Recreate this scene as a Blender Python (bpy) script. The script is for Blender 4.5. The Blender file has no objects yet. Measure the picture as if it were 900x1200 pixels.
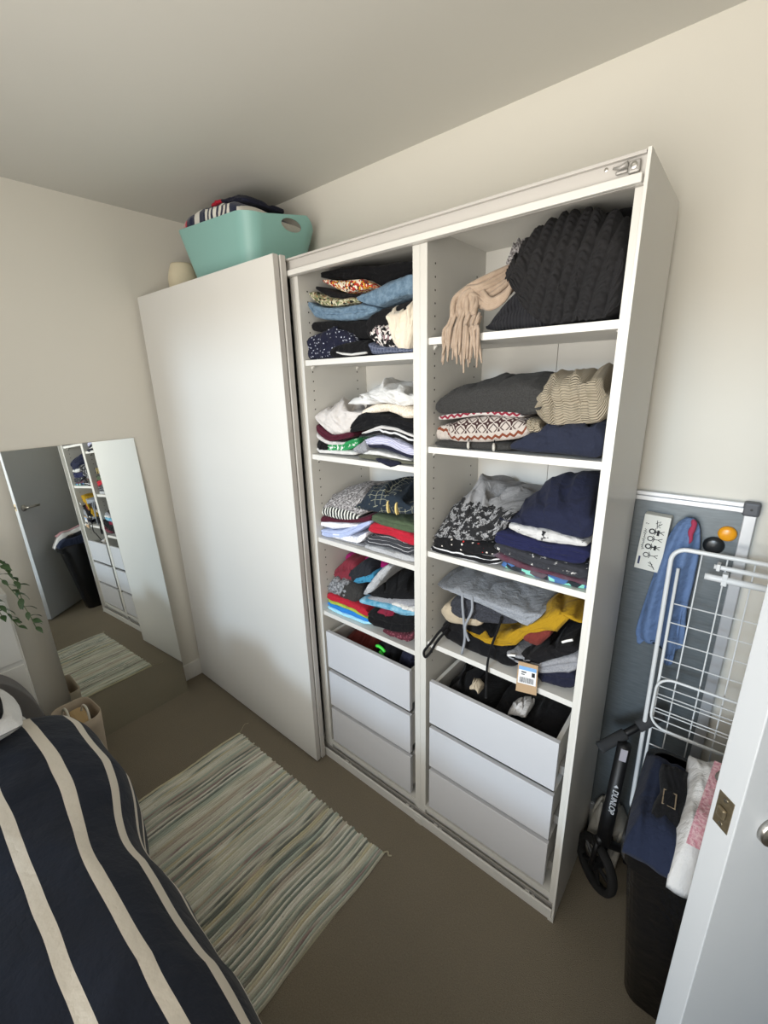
import bpy, bmesh, math, random
from mathutils import Vector, Matrix, noise

SC = bpy.context.scene
COL = SC.collection
PI = math.pi

# ------------------------------------------------------------------ camera
cam_data = bpy.data.cameras.new('camera')
cam = bpy.data.objects.new('camera', cam_data)
COL.objects.link(cam)
yaw, pitch, roll = -0.697, 0.2939, -0.0263
fwd = Vector((math.sin(yaw) * math.cos(pitch), math.cos(yaw) * math.cos(pitch), -math.sin(pitch)))
rgt = Vector((math.cos(yaw), -math.sin(yaw), 0))
upv = rgt.cross(fwd)
r2 = rgt * math.cos(roll) + upv * math.sin(roll)
u2 = -rgt * math.sin(roll) + upv * math.cos(roll)
M = Matrix((r2, u2, -fwd)).transposed().to_4x4()
M.translation = Vector((0.2111, -1.0171, 1.6237))
cam.matrix_world = M
cam_data.sensor_fit = 'VERTICAL'
cam_data.sensor_height = 36.0
cam_data.lens = 507.459 / 1200 * 36.0
cam_data.clip_start = 0.02
SC.camera = cam

# ------------------------------------------------------------------ world, daylight, exposure
world = bpy.data.worlds.new('world')
SC.world = world
world.use_nodes = True
world.node_tree.nodes['Background'].inputs[0].default_value = (0.75, 0.85, 1.0, 1)
world.node_tree.nodes['Background'].inputs[1].default_value = 0.35

def area(name, loc, rot, sx, sy, power, color, spread=180):
    l = bpy.data.lights.new(name, 'AREA')
    l.shape = 'RECTANGLE'; l.size = sx; l.size_y = sy; l.energy = power; l.color = color; l.spread = math.radians(spread)
    o = bpy.data.objects.new(name, l); COL.objects.link(o)
    o.location = loc; o.rotation_euler = rot
    return o
# daylight entering through the window in the wall behind the camera
WX0, WX1, WZ0, WZ1, WY = -1.90, 0.60, 0.64, 2.22, -1.83
WMID = (WX0 + WX1) / 2
# bright hazy patch of sky, low above the horizon, shining in through the window behind the camera
sun_d = bpy.data.lights.new('hazy_sky_sun', 'SUN'); sun_d.energy = 1.05; sun_d.angle = math.radians(9); sun_d.color = (0.62, 0.81, 1.0)
sun = bpy.data.objects.new('hazy_sky_sun', sun_d); COL.objects.link(sun)
sun.rotation_euler = Vector((0.07, 1.0, -0.235)).to_track_quat('-Z', 'Y').to_euler()
sun.location = (-1.0, -6.0, 3.0)
# soft daylight at the window: warm light thrown up from the sunny ground, cool light from the sky
area('window_ground_light', (-0.20, WY + 0.03, 1.45), (math.radians(115), 0, 0), 1.5, 1.45, 25, (1.0, 0.915, 0.79), 150)
area('window_sky_light', (-0.20, WY + 0.03, 1.45), (math.radians(80), 0, 0), 1.5, 1.45, 4.5, (0.66, 0.83, 1.0), 150)
SC.view_settings.view_transform = 'Standard'
SC.view_settings.look = 'None'
SC.view_settings.gamma = 1.0
SC.view_settings.use_curve_mapping = False
SC.view_settings.exposure = 0.42

# ------------------------------------------------------------------ helpers
def lin(h):
    h = h.lstrip('#')
    out = []
    for i in (0, 2, 4):
        c = int(h[i:i + 2], 16) / 255
        out.append(c / 12.92 if c <= 0.04045 else ((c + 0.055) / 1.055) ** 2.4)
    return (*out, 1)

class NT:
    def __init__(s, name):
        s.m = bpy.data.materials.new(name); s.m.use_nodes = True
        s.t = s.m.node_tree; s.b = s.t.nodes['Principled BSDF']
    def n(s, typ, **kw):
        nd = s.t.nodes.new(typ)
        for k, v in kw.items(): setattr(nd, k, v)
        return nd
    def l(s, a, b): s.t.links.new(a, b)
    def val(s, sock, v):
        if isinstance(v, bpy.types.NodeSocket): s.l(v, sock)
        else: sock.default_value = v
    def math(s, op, a, b=0.0, c=None):
        nd = s.n('ShaderNodeMath', operation=op)
        s.val(nd.inputs[0], a); s.val(nd.inputs[1], b)
        if c is not None: s.val(nd.inputs[2], c)
        return nd.outputs[0]
    def mix(s, f, a, b):
        nd = s.n('ShaderNodeMix', data_type='RGBA')
        s.val(nd.inputs[0], f); s.val(nd.inputs[6], a); s.val(nd.inputs[7], b)
        return nd.outputs[2]
    def uv(s):
        nd = s.n('ShaderNodeUVMap'); return nd.outputs[0]
    def obj(s):
        return s.n('ShaderNodeTexCoord').outputs['Object']
    def sep(s, v):
        nd = s.n('ShaderNodeSeparateXYZ'); s.l(v, nd.inputs[0]); return nd.outputs
    def noise(s, co, scale, detail=3, rough=0.5):
        nd = s.n('ShaderNodeTexNoise'); s.l(co, nd.inputs['Vector'])
        nd.inputs['Scale'].default_value = scale; nd.inputs['Detail'].default_value = detail
        nd.inputs['Roughness'].default_value = rough
        return nd.outputs['Fac']
    def voro(s, co, scale, out='Distance', feature='F1', rnd=1.0):
        nd = s.n('ShaderNodeTexVoronoi', feature=feature); s.l(co, nd.inputs['Vector'])
        nd.inputs['Scale'].default_value = scale; nd.inputs['Randomness'].default_value = rnd
        return nd.outputs[out]
    def ramp(s, f, stops, interp='CONSTANT'):
        nd = s.n('ShaderNodeValToRGB'); s.l(f, nd.inputs[0]); cr = nd.color_ramp; cr.interpolation = interp
        while len(cr.elements) < len(stops): cr.elements.new(0.5)
        for e, (p, c) in zip(cr.elements, stops): e.position = p; e.color = c
        return nd.outputs[0]
    def bump(s, h, strength=0.3, dist=0.002):
        nd = s.n('ShaderNodeBump'); s.l(h, nd.inputs['Height'])
        nd.inputs['Strength'].default_value = strength; nd.inputs['Distance'].default_value = dist
        s.l(nd.outputs[0], s.b.inputs['Normal'])
    def done(s, col, rough=0.6, metal=0.0, spec=0.5, sheen=0.0):
        s.val(s.b.inputs['Base Color'], col); s.b.inputs['Roughness'].default_value = rough
        s.b.inputs['Metallic'].default_value = metal; s.b.inputs['Specular IOR Level'].default_value = spec
        if sheen:
            s.b.inputs['Sheen Weight'].default_value = sheen; s.b.inputs['Sheen Roughness'].default_value = 0.5
        return s.m

MATS = {}
def simple(name, hexc, rough=0.5, metal=0.0, spec=0.5, var=0.05, scale=8, bump=0.0, bscale=200, bdist=0.0005):
    if name in MATS: return MATS[name]
    t = NT(name); co = t.obj(); c = lin(hexc)
    f = t.noise(co, scale, 4)
    dk = tuple(v * (1 - var) for v in c[:3]) + (1,); lt = tuple(min(1, v * (1 + var)) for v in c[:3]) + (1,)
    col = t.mix(f, dk, lt)
    if bump: t.bump(t.noise(co, bscale, 2), bump, bdist)
    MATS[name] = t.done(col, rough, metal, spec)
    return MATS[name]

def fabric(name, kind='plain', cols=('888888',), **k):
    """procedural cloth in UV metres"""
    t = NT('fabric_' + name); uv = t.uv(); o = t.sep(uv); u, v = o[0], o[1]
    C = [lin(c) for c in cols]
    if kind == 'plain': col = C[0]
    elif kind == 'stripe':
        a = u if k.get('axis', 'u') == 'u' else v
        w = t.math('FRACT', t.math('DIVIDE', t.math('ADD', a, 5.0), k.get('period', .02)))
        col = t.mix(t.math('LESS_THAN', w, k.get('frac', .5)), C[0], C[1])
    elif kind == 'dots':
        d = t.voro(uv, k.get('scale', 60), rnd=k.get('rnd', .5))
        col = t.mix(t.math('LESS_THAN', d, k.get('thr', .18)), C[0], C[1])
        if len(C) > 2:
            r = t.sep(t.voro(uv, k.get('scale', 60), 'Color', rnd=k.get('rnd', .5)))[0]
            col2 = t.mix(t.math('GREATER_THAN', r, .6), C[1], C[2])
            col = t.mix(t.math('LESS_THAN', d, k.get('thr', .18)), C[0], col2)
    elif kind == 'patch':
        r = t.sep(t.voro(uv, k.get('scale', 80), 'Color'))[0]
        n = len(C); col = t.ramp(r, [(i / n, C[i]) for i in range(n)])
    elif kind == 'mottle':
        f = t.noise(uv, k.get('scale', 120), 4, .65)
        col = t.ramp(f, [(k.get('lo', .42), C[0]), (k.get('hi', .58), C[1])], 'LINEAR')
    elif kind == 'half':      # print on the lower part of the cloth, plain above
        f = t.noise(uv, k.get('scale', 42), 5, .7)
        pr = t.ramp(f, [(0, C[1]), (.5, C[1]), (.53, C[2]), (.6, C[1]), (.63, C[0])])
        z = t.sep(t.obj())[2]
        col = t.mix(t.math('LESS_THAN', t.math('ADD', z, t.math('MULTIPLY', f, .05)), k['z']), C[0], pr)
    elif kind == 'check':
        a = t.math('LESS_THAN', t.math('FRACT', t.math('DIVIDE', t.math('ADD', u, 5.0), .012)), .2)
        b = t.math('LESS_THAN', t.math('FRACT', t.math('DIVIDE', v, .012)), .2)
        col = t.mix(t.math('MAXIMUM', a, b), C[0], C[1])
    elif kind == 'fairisle':
        p = .032
        fu = t.math('ABSOLUTE', t.math('SUBTRACT', t.math('FRACT', t.math('DIVIDE', t.math('ADD', u, 5.0), p)), .5))
        fv = t.math('ABSOLUTE', t.math('SUBTRACT', t.math('FRACT', t.math('DIVIDE', v, p)), .5))
        d = t.math('ADD', fu, fv)
        pr = t.math('MULTIPLY', fu, fv)
        ring = t.math('COMPARE', d, .62, .07)
        star = t.math('MULTIPLY', t.math('LESS_THAN', d, .47), t.math('LESS_THAN', pr, .026))
        dot = t.math('LESS_THAN', d, .09)
        m = t.math('MAXIMUM', t.math('SUBTRACT', star, dot), t.math('MULTIPLY', ring, .9))
        col = t.mix(m, C[0], C[1])
        tri = t.math('MULTIPLY', t.math('PINGPONG', t.math('ADD', u, 5.0), .010), .8)
        zz = t.math('COMPARE', t.math('SUBTRACT', v, tri), k.get('v0', .262), .004)
        band = t.math('LESS_THAN', v, k.get('v0', .262) + .017)
        col = t.mix(band, col, C[0]); col = t.mix(zz, col, C[2])
    elif kind == 'graphic':
        g = t.math('MAXIMUM', t.math('LESS_THAN', t.math('FRACT', t.math('DIVIDE', t.math('ADD', u, t.math('MULTIPLY', t.noise(uv, 9), .05)), .024)), .09),
                   t.math('LESS_THAN', t.math('FRACT', t.math('DIVIDE', t.math('ADD', v, t.math('MULTIPLY', t.noise(uv, 7), .06)), .021)), .09))
        keep = t.math('GREATER_THAN', t.noise(uv, 12), .47)
        col = t.mix(t.math('MULTIPLY', g, keep), C[0], C[1])
    elif kind == 'print':
        f = t.noise(uv, k.get('scale', 45), 5, .7)
        col = t.ramp(f, [(0, C[0]), (k.get('thr', .58), C[1])])
    # cloth variation and weave relief
    var = t.noise(uv, 14, 3)
    if isinstance(col, tuple):
        dk = tuple(x * .86 for x in col[:3]) + (1,); lt = tuple(min(1, x * 1.12) for x in col[:3]) + (1,)
        col = t.mix(var, dk, lt)
    if k.get('rib'):
        h = t.math('ABSOLUTE', t.math('SINE', t.math('MULTIPLY', u if k.get('ribaxis', 'u') == 'u' else v, PI / k['rib'])))
        t.bump(h, .8, k.get('ribd', .004))
    else:
        rd = t.math('ABSOLUTE', t.math('SUBTRACT', t.noise(uv, k.get('ws', 20), 4, .55), .5))
        t.bump(t.math('ADD', t.math('MULTIPLY', rd, 1.0), t.math('MULTIPLY', t.noise(uv, k.get('bs', 420), 2), .07)), k.get('bump', .75), .018)
    if k.get('alpha'): t.b.inputs['Alpha'].default_value = k['alpha']
    return t.done(col, k.get('rough', .92), 0, k.get('spec', .25), k.get('sheen', .04))

FSPEC = {
 'black': ('plain', ('0e0e11',)), 'black2': ('plain', ('131215',)), 'white': ('plain', ('d6d5d3',)), 'white2': ('plain', ('ccc9c7',)),
 'cream': ('plain', ('e3d7c4',), dict(rough=.5, sheen=.3)), 'sheer': ('plain', ('d0cac6',), dict(rough=.5)), 'lace': ('mottle', ('d8c9b4', 'efe5d6'), dict(scale=200)),
 'floral_red': ('patch', ('b8402c', 'e8dcc4', '22201e', 'd8a83c', 'f0e6d8', 'a83028'), dict(scale=190)),
 'floral_green': ('patch', ('c9c3a4', '6b7a58', '2a2c26', 'd8d2b8', '8a8a68', '9a7a5a'), dict(scale=150)),
 'floral_bw': ('patch', ('18181a', 'd8d0cc', '1c1c1e', '8a7478', 'e6e0dc', '141416'), dict(scale=150)),
 'denim': ('mottle', ('50697f', '7b93a8'), dict(scale=60, lo=.3, hi=.7)), 'polka': ('dots', ('1b1d30', 'b8bccb'), dict(scale=85, thr=.2, rnd=.45)),
 'check': ('check', ('4c5266', '6e7488')), 'maroon': ('plain', ('4c1828',)), 'green_white': ('print', ('2a8a50', 'e4e8e2'), dict(scale=22, thr=.56)),
 'olive_grey': ('plain', ('5c5c50',)), 'navy_dark': ('plain', ('1e2032',)), 'navy': ('plain', ('1f2339',)), 'navy_grey': ('plain', ('262a3a',)), 'navy_royal': ('plain', ('1e2144',)),
 'lilac_stripe': ('stripe', ('c9c9de', '8f8fa8'), dict(axis='v', period=.007, frac=.25)), 'bw_edge': ('stripe', ('131316', 'd4d4d6'), dict(axis='v', period=.021, frac=.3)),
 'grey': ('mottle', ('83848a', '9a9ba0'), dict(scale=260)), 'grey_light': ('mottle', ('a8a9ac', 'bcbdc0'), dict(scale=260)), 'grey_mid': ('mottle', ('84888f', '989ca3'), dict(scale=260)), 'heather': ('mottle', ('55575a', '9c9ea2'), dict(scale=90)),
 'charcoal': ('mottle', ('2f2e2d', '3d3c3b'), dict(scale=300)), 'charcoal2': ('plain', ('26282e',)), 'charcoal3': ('mottle', ('2a2b30', '40424a'), dict(scale=250)),
 'tinydots': ('dots', ('e6e6ec', '8f9cc4'), dict(scale=110, thr=.2)), 'tinydots2': ('dots', ('e8e8ee', '888cae'), dict(scale=60, thr=.1)), 'lightblue': ('plain', ('b3bfe0',)),
 'bw_stripe': ('stripe', ('2a2c2c', 'e0e0d8'), dict(axis='u', period=.015, frac=.45)), 'animal': ('mottle', ('4c4848', 'bcb8b8'), dict(scale=110, lo=.4, hi=.6)),
 'piped': ('stripe', ('3b3c41', 'c8c8cc'), dict(axis='v', period=.017, frac=.1)), 'red': ('plain', ('b02234',)), 'olive': ('plain', ('4c5a44',)), 'graphic': ('graphic', ('232d38', '8c8c7c')),
 'cyan': ('plain', ('a4dcee',)), 'blue': ('plain', ('2a7fd0',)), 'lime': ('plain', ('a8bc4c',)), 'burgundy': ('plain', ('7a2c38',)), 'darkred': ('plain', ('7c2036',)), 'magenta': ('plain', ('9c1460',)),
 'teal': ('dots', ('3c88ac', '2a5c7c'), dict(scale=70, thr=.25)), 'teal_light': ('mottle', ('4b90b0', '90bcd0'), dict(scale=12)), 'burgundy_dots': ('dots', ('5a2834', '9a5c68'), dict(scale=120, thr=.3)),
 'knit_black': ('plain', ('26262a',), dict(rib=.008)), 'fairisle': ('fairisle', ('b8aea6', '3e2a2a', '78402c')), 'fairisle2': ('fairisle', ('c0b8b4', '64404c', '802434')),
 'beige_rib': ('plain', ('a39783',), dict(rib=.007, ribaxis='v', ribd=.005)), 'beige': ('plain', ('b6a892',)), 'black_wline': ('stripe', ('17171a', 'e0e0e4'), dict(axis='v', period=.021, frac=.22)),
 'spotted': ('dots', ('151518', 'd8d0c8', 'b8302c'), dict(scale=60, thr=.2)), 'floral_grey': ('half', ('8e8e90', '242426', '9c9c9e'), dict(z=1.300)), 'mint': ('patch', ('7cc8b8', '262c34', '88d0c2', '47699c', '2c343c', '5c5058'), dict(scale=50)),
 'maroon_grey': ('mottle', ('58303e', '585a62'), dict(scale=6)), 'charcoal_print': ('print', ('33343a', 'd4d2d0'), dict(scale=40, thr=.62)), 'white_print': ('print', ('c9c8c8', '26262a'), dict(scale=30, thr=.62)),
 'rust': ('plain', ('70302a',)), 'mustard': ('plain', ('a5811a',)), 'duvet': None,
}
def FM(k):
    key = 'F_' + k
    if key not in MATS:
        s = FSPEC[k]; MATS[key] = fabric(k, s[0], s[1], **(s[2] if len(s) > 2 else {}))
    return MATS[key]

def mk(name, vf, mat, parent=None, smooth=False, uvs=None, bevel=0, seg=2):
    me = bpy.data.meshes.new(name); me.from_pydata([tuple(v) for v in vf[0]], [], vf[1])
    bm = bmesh.new(); bm.from_mesh(me); bmesh.ops.recalc_face_normals(bm, faces=bm.faces); bm.to_mesh(me); bm.free()
    if uvs:
        lay = me.uv_layers.new(name='UVMap')
        for lp in me.loops: lay.data[lp.index].uv = uvs[lp.vertex_index]
    if smooth:
        for p in me.polygons: p.use_smooth = True
    me.materials.append(mat)
    o = bpy.data.objects.new(name, me); COL.objects.link(o)
    if parent: o.parent = parent
    if bevel:
        b = o.modifiers.new('bevel', 'BEVEL'); b.width = bevel; b.segments = seg; b.limit_method = 'ANGLE'
    return o
def thing(name, label, cat, group=None, loc=(0, 0, 0)):
    o = bpy.data.objects.new(name, None); o.empty_display_size = .05; COL.objects.link(o); o.location = loc
    o['label'] = label; o['category'] = cat
    if group: o['group'] = group
    return o
def tag(o, label, cat, group=None):
    o['label'] = label; o['category'] = cat
    if group: o['group'] = group
    return o
def struct(o, label=None):
    o['kind'] = 'structure'
    if label: o['label'] = label
    return o
def join(*vfs):
    V, F = [], []
    for v, f in vfs:
        b = len(V); V += list(v); F += [tuple(i + b for i in q) for q in f]
    return V, F
def box(x0, x1, y0, y1, z0, z1):
    V = [(x, y, z) for x in (x0, x1) for y in (y0, y1) for z in (z0, z1)]
    return V, [(0, 1, 3, 2), (4, 6, 7, 5), (0, 4, 5, 1), (2, 3, 7, 6), (0, 2, 6, 4), (1, 5, 7, 3)]
def xf(vf, m):
    return [tuple(m @ Vector(v)) for v in vf[0]], vf[1]
def tube(path, r, n=8, closed=False):
    P = [Vector(p) for p in path]; m = len(P); V, F = [], []
    R = r if isinstance(r, (list, tuple)) else [r] * m
    prev = None
    for i in range(m):
        a = P[(i - 1) % m] if (closed or i > 0) else P[i]; b = P[(i + 1) % m] if (closed or i < m - 1) else P[i]
        t = (b - a).normalized()
        if prev is None:
            ref = Vector((0, 0, 1)) if abs(t.z) < .9 else Vector((1, 0, 0))
            s = t.cross(ref).normalized()
        else:
            s = (prev - t * prev.dot(t)).normalized()
        prev = s; q = t.cross(s)
        for k in range(n):
            an = 2 * PI * k / n
            V.append(tuple(P[i] + (s * math.cos(an) + q * math.sin(an)) * R[i]))
    for i in range(m if closed else m - 1):
        for k in range(n):
            j = (i + 1) % m
            F.append((i * n + k, i * n + (k + 1) % n, j * n + (k + 1) % n, j * n + k))
    if not closed:
        F.append(tuple(range(n))[::-1]); F.append(tuple((m - 1) * n + k for k in range(n)))
    return V, F
def lathe(prof, n=24, center=(0, 0, 0)):
    V, F = [], []
    for r, z in prof:
        for k in range(n):
            a = 2 * PI * k / n; V.append((center[0] + r * math.cos(a), center[1] + r * math.sin(a), center[2] + z))
    for i in range(len(prof) - 1):
        for k in range(n): F.append((i * n + k, i * n + (k + 1) % n, (i + 1) * n + (k + 1) % n, (i + 1) * n + k))
    F.append(tuple(range(n))[::-1]); F.append(tuple((len(prof) - 1) * n + k for k in range(n)))
    return V, F
def loft(loops, cap=True, closed=True):
    n = len(loops[0]); V = [p for l in loops for p in l]; F = []
    for i in range(len(loops) - 1):
        for k in range(n if closed else n - 1):
            F.append((i * n + k, i * n + (k + 1) % n, (i + 1) * n + (k + 1) % n, (i + 1) * n + k))
    if cap: F.append(tuple(range(n))[::-1]); F.append(tuple((len(loops) - 1) * n + k for k in range(n)))
    return V, F
def spline(pts, n):
    """Catmull-Rom through points"""
    P = [Vector(p) for p in pts]; P = [2 * P[0] - P[1]] + P + [2 * P[-1] - P[-2]]; out = []; m = len(pts) - 1
    for i in range(n + 1):
        t = i / n * m; k = min(int(t), m - 1); f = t - k
        a, b, c, d = P[k:k + 4]
        out.append(.5 * ((2 * b) + (c - a) * f + (2 * a - 5 * b + 4 * c - d) * f * f + (3 * b - a - 3 * c + d) * f ** 3))
    return out
def rrect(x0, x1, y0, y1, r, n=5):
    out = []
    for cx, cy, a0 in ((x1 - r, y1 - r, 0), (x0 + r, y1 - r, 90), (x0 + r, y0 + r, 180), (x1 - r, y0 + r, 270)):
        for k in range(n + 1):
            a = math.radians(a0 + 90 * k / n); out.append((cx + r * math.cos(a), cy + r * math.sin(a)))
    return out

def garment_mesh(rows, y0, y1, layers, wr, ff, st, bd, seed, nx=56, nt=22, knit=None):
    S = [rows[i:i + 4] for i in range(0, len(rows), 4)]; m = len(S) - 1
    loops, UV = [], []
    rng = random.Random(seed); creases = []
    for _ in range(rng.randint(5, 8)):
        creases.append((rng.random(), rng.random(), rng.uniform(-.9, .9), rng.choice((-1, -1, 1)) * rng.uniform(.5, 1.3), rng.uniform(.018, .045), rng.uniform(.25, .7)))
    for i in range(nx + 1):
        u = i / nx; t = u * m; k = min(int(t), m - 1); f = t - k; f = f * f * (3 - 2 * f)
        xb, zb, xt, zt = [a + (b - a) * f for a, b in zip(S[k], S[k + 1])]
        e = math.sqrt(max(0.0, 1 - abs(2 * u - 1) ** 9)); e = max(e, .16)
        h = zt - zb; zc = zb + h * .42
        b_, t_ = zc - (zc - zb) * e, zc + (zt - zc) * e
        he = t_ - b_; hf = he * (ff if ff < 1 else .93); nl = max(1, layers)
        yf = y0 + .014 * (1 - e) + .005 * noise.noise(Vector((u * 4, seed, 0)))
        d = min(.012, hf / nl * .5); pts = []
        for q in range(5): pts.append((y1 + (yf + d - y1) * q / 4, b_, 0, 0))
        nf = 100 if knit else (8 * nl if nl > 1 else 10)
        for q in range(nf):
            tt = (q + .5) / nf; bl = abs(math.sin(PI * nl * tt)) ** .5
            wob = noise.noise(Vector((u * 7 + seed, tt * 5 * nl, seed)))
            pts.append((yf + d * (1 - bl) + wr * .8 * wob, b_ + hf * tt, 1, tt))
        for q in range(nt):
            s = (q + 1) / nt
            if ff < 1:
                a = min(1, s / st); pr = ff + (1 - ff) * math.sin(a * PI / 2)
            else: pr = .93 + .07 * min(1, s * 6)
            if s > st: pr -= bd * ((s - st) / (1 - st)) ** 2
            pts.append((yf + d + (y1 - yf - d) * s, b_ + he * pr, 2, s))
        lp, arc, pv, uvr = [], 0, None, []
        for (y, z, kind, s) in pts:
            w = 0 if he < 1e-6 else (z - b_) / he
            x = xb + (xt - xb) * w
            if kind:
                ru = noise.noise(Vector((x * 13 + seed * 3, y * 13, z * 9 + seed)))
                rr = 1 - abs(noise.noise(Vector((x * 21 + seed, y * 9 + z * 6, seed * 2)))) * 2
                amp = wr * (1.0 if kind == 2 else .6) * min(1, e * 1.2)
                cr = 0.0
                sv = (.35 + .65 * s) if kind == 2 else .35 * s
                for (cu, cv, ca, cm, cw, cl) in creases:
                    al, ac = (u - cu) * math.sin(ca) + (sv - cv) * math.cos(ca), (u - cu) * math.cos(ca) - (sv - cv) * math.sin(ca)
                    cr += cm * math.exp(-(ac / cw) ** 2 - (al / cl) ** 2)
                if kind == 2: z += amp * cr * (2.1 if ff < 1 or wr > .0045 else .8)
                else: y += amp * cr * 1.7
                if kind == 2: z += amp * (ru * 1.3 + rr * .9) * (1 if ff < 1 or wr > .0045 else .35)
                else: y -= amp * (ru + rr * .7)
            p = Vector((x, y, z))
            if pv is not None: arc += (p - pv).length
            pv = p; lp.append(p); uvr.append((x, arc))
        if knit:
            a_, pp, qq = knit; out = []
            n_ = len(lp)
            for j, p in enumerate(lp):
                if pts[j][2] == 0: out.append(p); continue
                tg = (lp[(j + 1) % n_] - lp[j - 1]); nr = Vector((0, tg.z, -tg.y)).normalized()
                nr = -nr if nr.dot(Vector((0, -1, .6))) < 0 else nr
                uu, vv = uvr[j]; ww = (uu + .018 * math.sin(vv * 11) + .004 * math.sin(uu * 40)) / pp
                fr = ww - math.floor(ww); rib = abs(math.sin(PI * ww)) ** .6
                ch = math.cos(2 * PI * (vv / qq + abs(fr - .5) * 1.1))
                out.append(p + nr * (a_ * rib + a_ * .24 * ch * rib ** 2 - a_ * .6))
            lp = out
        loops.append(lp); UV += uvr
    return loft([[tuple(p) for p in l] for l in loops]), UV

# ------------------------------------------------------------------ setting
XL, XR, YB, YF, ZC = -2.045, 0.87, 0.40, -1.86, 2.373
m_wall = simple('wall_paint', 'd6d2c8', .85, var=.02, scale=3, bump=.15, bscale=260, bdist=.0006)
m_ceil = simple('ceiling_paint', 'c9c7c0', .9, var=.02, scale=3, bump=.1, bscale=200)
m_trim = simple('trim_gloss_white', 'd8d6d0', .35, var=.02)
m_doorp = simple('door_white_paint', 'bcbfc2', .4, var=.02)
def carpet():
    t = NT('carpet_beige'); co = t.obj()
    a = t.mix(t.noise(co, 240, 4, .75), lin('4c4437'), lin('b0a592'))
    b = t.mix(t.noise(co, 5, 3), lin('736a5a'), lin('857b6a'))
    t.bump(t.noise(co, 420, 3), .8, .006)
    return t.done(t.mix(.5, a, b), .97, 0, .1)
struct(mk('floor', box(XL - .1, XR + 1.2, YF - .1, YB + .1, -.08, 0), carpet()))
struct(mk('ceiling', box(XL - .1, XR + 1.2, YF - .1, YB + .1, ZC, ZC + .08), m_ceil))
struct(mk('wall_left', box(XL - .1, XL, YF - .1, YB + .1, 0, ZC), m_wall))
struct(mk('wall_back', box(XL, XR + 1.2, YB, YB + .1, 0, ZC), m_wall))
# right wall with the doorway (hinge side next to the back wall)
DY0, DY1, DZ = -.60, .22, 2.03
struct(mk('wall_right', join(box(XR, XR + .1, DY1, YB, 0, ZC), box(XR, XR + .1, YF, DY0, 0, ZC), box(XR, XR + .1, DY0, DY1, DZ, ZC)), m_wall))
struct(mk('wall_hall', box(XR + 1.1, XR + 1.2, YF, YB, 0, ZC), m_wall))
# front wall (behind the camera) with the window
struct(mk('wall_front', join(box(XL, WX0, YF - .06, YF + .01, 0, ZC), box(WX1, XR + 1.2, YF - .06, YF + .01, 0, ZC), box(WX0, WX1, YF - .06, YF + .01, 0, WZ0), box(WX0, WX1, YF - .06, YF + .01, WZ1, ZC)), m_wall))
w = struct(mk('window_1', join(box(WX0 - .04, WX1 + .04, YF + .01, YF + .05, WZ0 - .04, WZ0), box(WX0 - .04, WX1 + .04, YF + .01, YF + .03, WZ1, WZ1 + .04), box(WX0 - .04, WX0, YF + .01, YF + .03, WZ0, WZ1), box(WX1, WX1 + .04, YF + .01, YF + .03, WZ0, WZ1), box((WX0 + WX1) / 2 - .02, (WX0 + WX1) / 2 + .02, YF - .01, YF + .012, WZ0, WZ1)), m_trim))
gl = NT('window_glass'); gl.done((1, 1, 1, 1), .02)
tr_ = gl.n('ShaderNodeBsdfTransparent'); mx_ = gl.n('ShaderNodeMixShader'); mx_.inputs[0].default_value = .06
gl.l(tr_.outputs[0], mx_.inputs[1]); gl.l(gl.b.outputs[0], mx_.inputs[2]); gl.l(mx_.outputs[0], gl.t.nodes['Material Output'].inputs['Surface'])
mk('pane', box(WX0, WX1, YF - .004, YF, WZ0, WZ1), gl.m, w)
struct(mk('trim_1', join(box(XR - .015, XR, DY0 - .06, DY0, 0, DZ + .06), box(XR - .015, XR, DY1, DY1 + .06, 0, DZ + .06), box(XR - .015, XR, DY0, DY1, DZ, DZ + .06)), m_trim))
def baseboard(name, b): struct(mk(name, b, m_trim, bevel=.004))
baseboard('baseboard_left', box(XL, XL + .014, YF, YB, 0, .10))
baseboard('baseboard_back', box(XL + .014, XR, YB - .014, YB, 0, .10))

# room door, standing open at an angle
dm = NT('door_brass_plate'); co = dm.obj()
m_plate = dm.done(dm.mix(dm.noise(co, 90), lin('6a5c48'), lin('a39880')), .35, .8)
m_steel = simple('brushed_steel', 'b9b6b0', .3, 1.0, var=.05)
m_dark = simple('dark_plastic', '1a1a1c', .45, var=.1)
th = .042; W_ = .78
c0 = Vector((.264, -.319, 0)); dx = Vector((1, 1, 0)).normalized(); dn = Vector((1, -1, 0)).normalized()
DMX = Matrix(((dx.x, dn.x, 0, c0.x), (dx.y, dn.y, 0, c0.y), (0, 0, 1, 0), (0, 0, 0, 1)))
d1 = struct(mk('door_1', xf(box(0, W_, 0, th, .012, 2.0), DMX), m_doorp, bevel=.0015), 'white flush room door standing open at right, edge towards the camera')
mk('latch_plate', xf(box(-.0012, 0, .0085, .0335, .972, 1.030), DMX), m_plate, d1)
mk('latch_bolt', xf(box(-.007, -.0012, .014, .028, .992, 1.010), DMX), m_plate, d1, bevel=.003)
for z in (.979, 1.023):
    mk('screw', xf(lathe([(.0032, 0), (.0032, .0008), (.001, .0012)], 10), DMX @ Matrix.Translation((-.0012, .021, z)) @ Matrix.Rotation(-PI / 2, 4, 'Y')), m_steel, d1)
for side in (0, 1):
    yb_ = th if side else 0; sg = 1 if side else -1
    R_ = DMX @ Matrix.Translation((.062, yb_, .985)) @ Matrix.Rotation(-sg * PI / 2, 4, 'X')
    hd = mk('handle', xf(lathe([(.026, 0), (.026, .007), (.024, .009), (.011, .010), (.011, .045), (.010, .05)], 24), R_), m_steel, d1, True)
    lv = [DMX @ Vector((.062 + s, yb_ + sg * .044, .985)) for s in (0, .02, .06, .125)]
    mk('lever', tube(lv, .0095, 10), m_steel, hd, True)

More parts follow.
